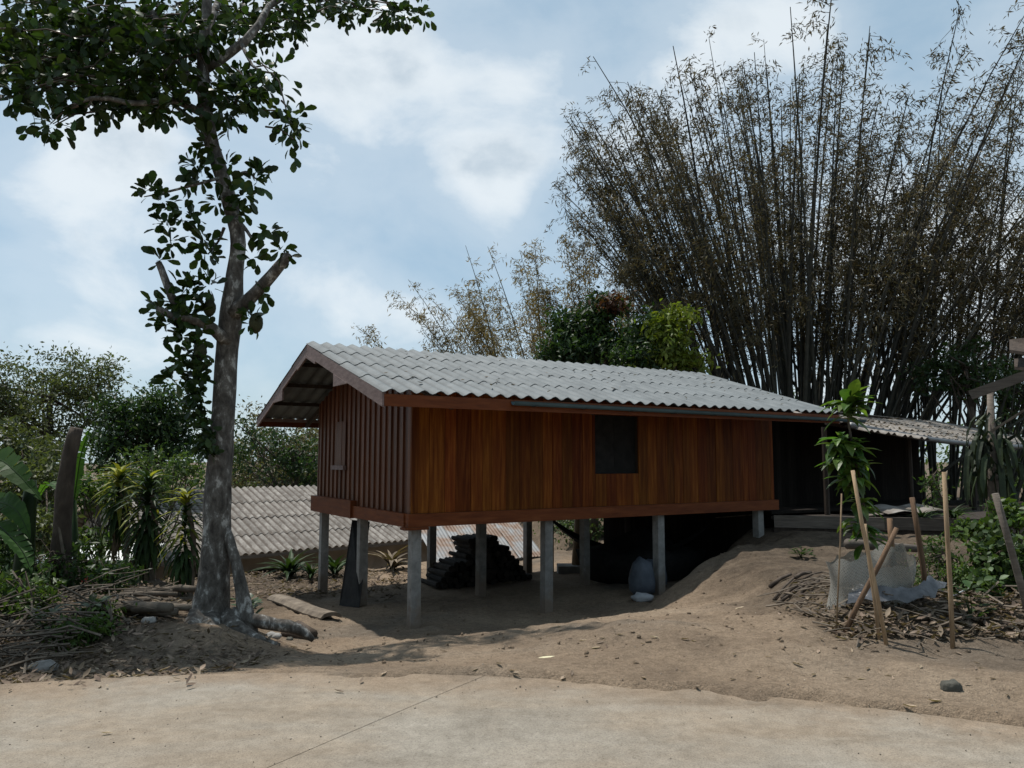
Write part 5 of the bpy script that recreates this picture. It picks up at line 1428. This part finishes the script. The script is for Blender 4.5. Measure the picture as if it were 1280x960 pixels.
for i in range(28): FL.append((random.uniform(600, 1270), random.uniform(775, 850)))
for (px, py) in FL:
    p = gpx(px, py)
    if p.y < float(road_edge(np.array(p.x))): p.z = max(p.z, .004)
    s_ = random.uniform(.05, .10) if (px, py) not in ((918, 763), (1128, 888), (1178, 878)) else .14
    M = Matrix.Translation(p + Vector((0, 0, .004))) @ Matrix.Rotation(random.uniform(0, 6.28), 4, 'Z') @ Matrix.Rotation(random.uniform(-.2, .2), 4, 'Y') @ Matrix.Diagonal((s_*random.uniform(.5, 1.1), s_, s_, 1))
    tag(link('fallen_leaf', fmesh, None, M), 'small curled dry brown leaf lying on the dirt or road', 'leaf', 'dry leaves scattered on the ground')
# leaves caught on the shack roof
n = 420; s = rng.random(n); t = rng.random(n)**1.5
P = np.array([np.array(bil(eL, eR, rR, rL, a, b)) + np.array([0, 0, -.16*math.sin(math.pi*a)*(1 - .5*b) + .035]) for a, b in zip(s, t)])
a = rng.uniform(0, 6.28, n)
tag(scatter('roof_litter', LITT, P, frames(np.stack([np.cos(a), np.sin(a), np.zeros(n)], 1), rand_dirs(n)*.4 + np.array([0, 0, 1.])), rng.uniform(.06, .15, n), litter), 'dry leaves caught on the old shack roof', 'leaf litter', kind='stuff')
n = 60; uu = rng.uniform(-.6, 8, n); vv = rng.uniform(-1.1, 2.2, n); P = np.array([np.array(W(a, b, zr(b) + .055)) for a, b in zip(uu, vv)]); a = rng.uniform(0, 6.28, n)
tag(scatter('roof_litter', LITT, P, frames(np.stack([np.cos(a), np.sin(a), np.zeros(n)], 1), rand_dirs(n)*.3 + np.array([0, 0, 1.])), rng.uniform(.05, .11, n), litter), 'a few dry leaves on the pale tiled house roof', 'leaf litter', kind='stuff')
# pale cord across the garden
c0, c1 = gpx(1192, 752), gpx(1279, 725)
tag(MB().tube(spl([tuple(c0 + Vector((0, 0, .05))), tuple((c0+c1)/2 + Vector((0, -.05, .16))), tuple(c1 + Vector((0, 0, .42)))], 12), .008, 5).build('cord', sackw, None, True), 'thin pale cord strung across the garden bank', 'cord')
# unseen trees added behind the camera to cut sky fill on the front walls
for i, (x, y, h_) in enumerate(((-13, -9, 8), (-6, -11, 9), (1, -10, 9), (8, -11, 9.5), (15, -8, 8))):
    t = empty('sky_blocking_tree', (x, y, H(x, y)), ['slender', 'broad', 'tallest', 'spreading', 'leaning'][i] + ' dark green tree added out of view to dim sky light on the house', 'tree', 'unseen trees added to block sky light')
    MB().tube([(x, y, H(x, y) - .4), (x + .2, y, h_*.3), (x, y, h_*.7)], [.25, .2, .1], 8, True, .05).build('trunk', barkdark, t, True)
    k = 60; C = rand_dirs(k) * (rng.random((k, 1))**.4) * np.array([3.8, 2.6, h_*.42]) + np.array([x, y, h_*.55])
    idx = np.repeat(np.arange(k), 60); n = len(idx); P = C[idx] + rng.normal(size=(n, 3)) * .42
    scatter('crown', LEAF2, P, frames(rand_dirs(n, -.2), rand_dirs(n, 1)), rng.uniform(.25, .45, n), lf_mid, t)
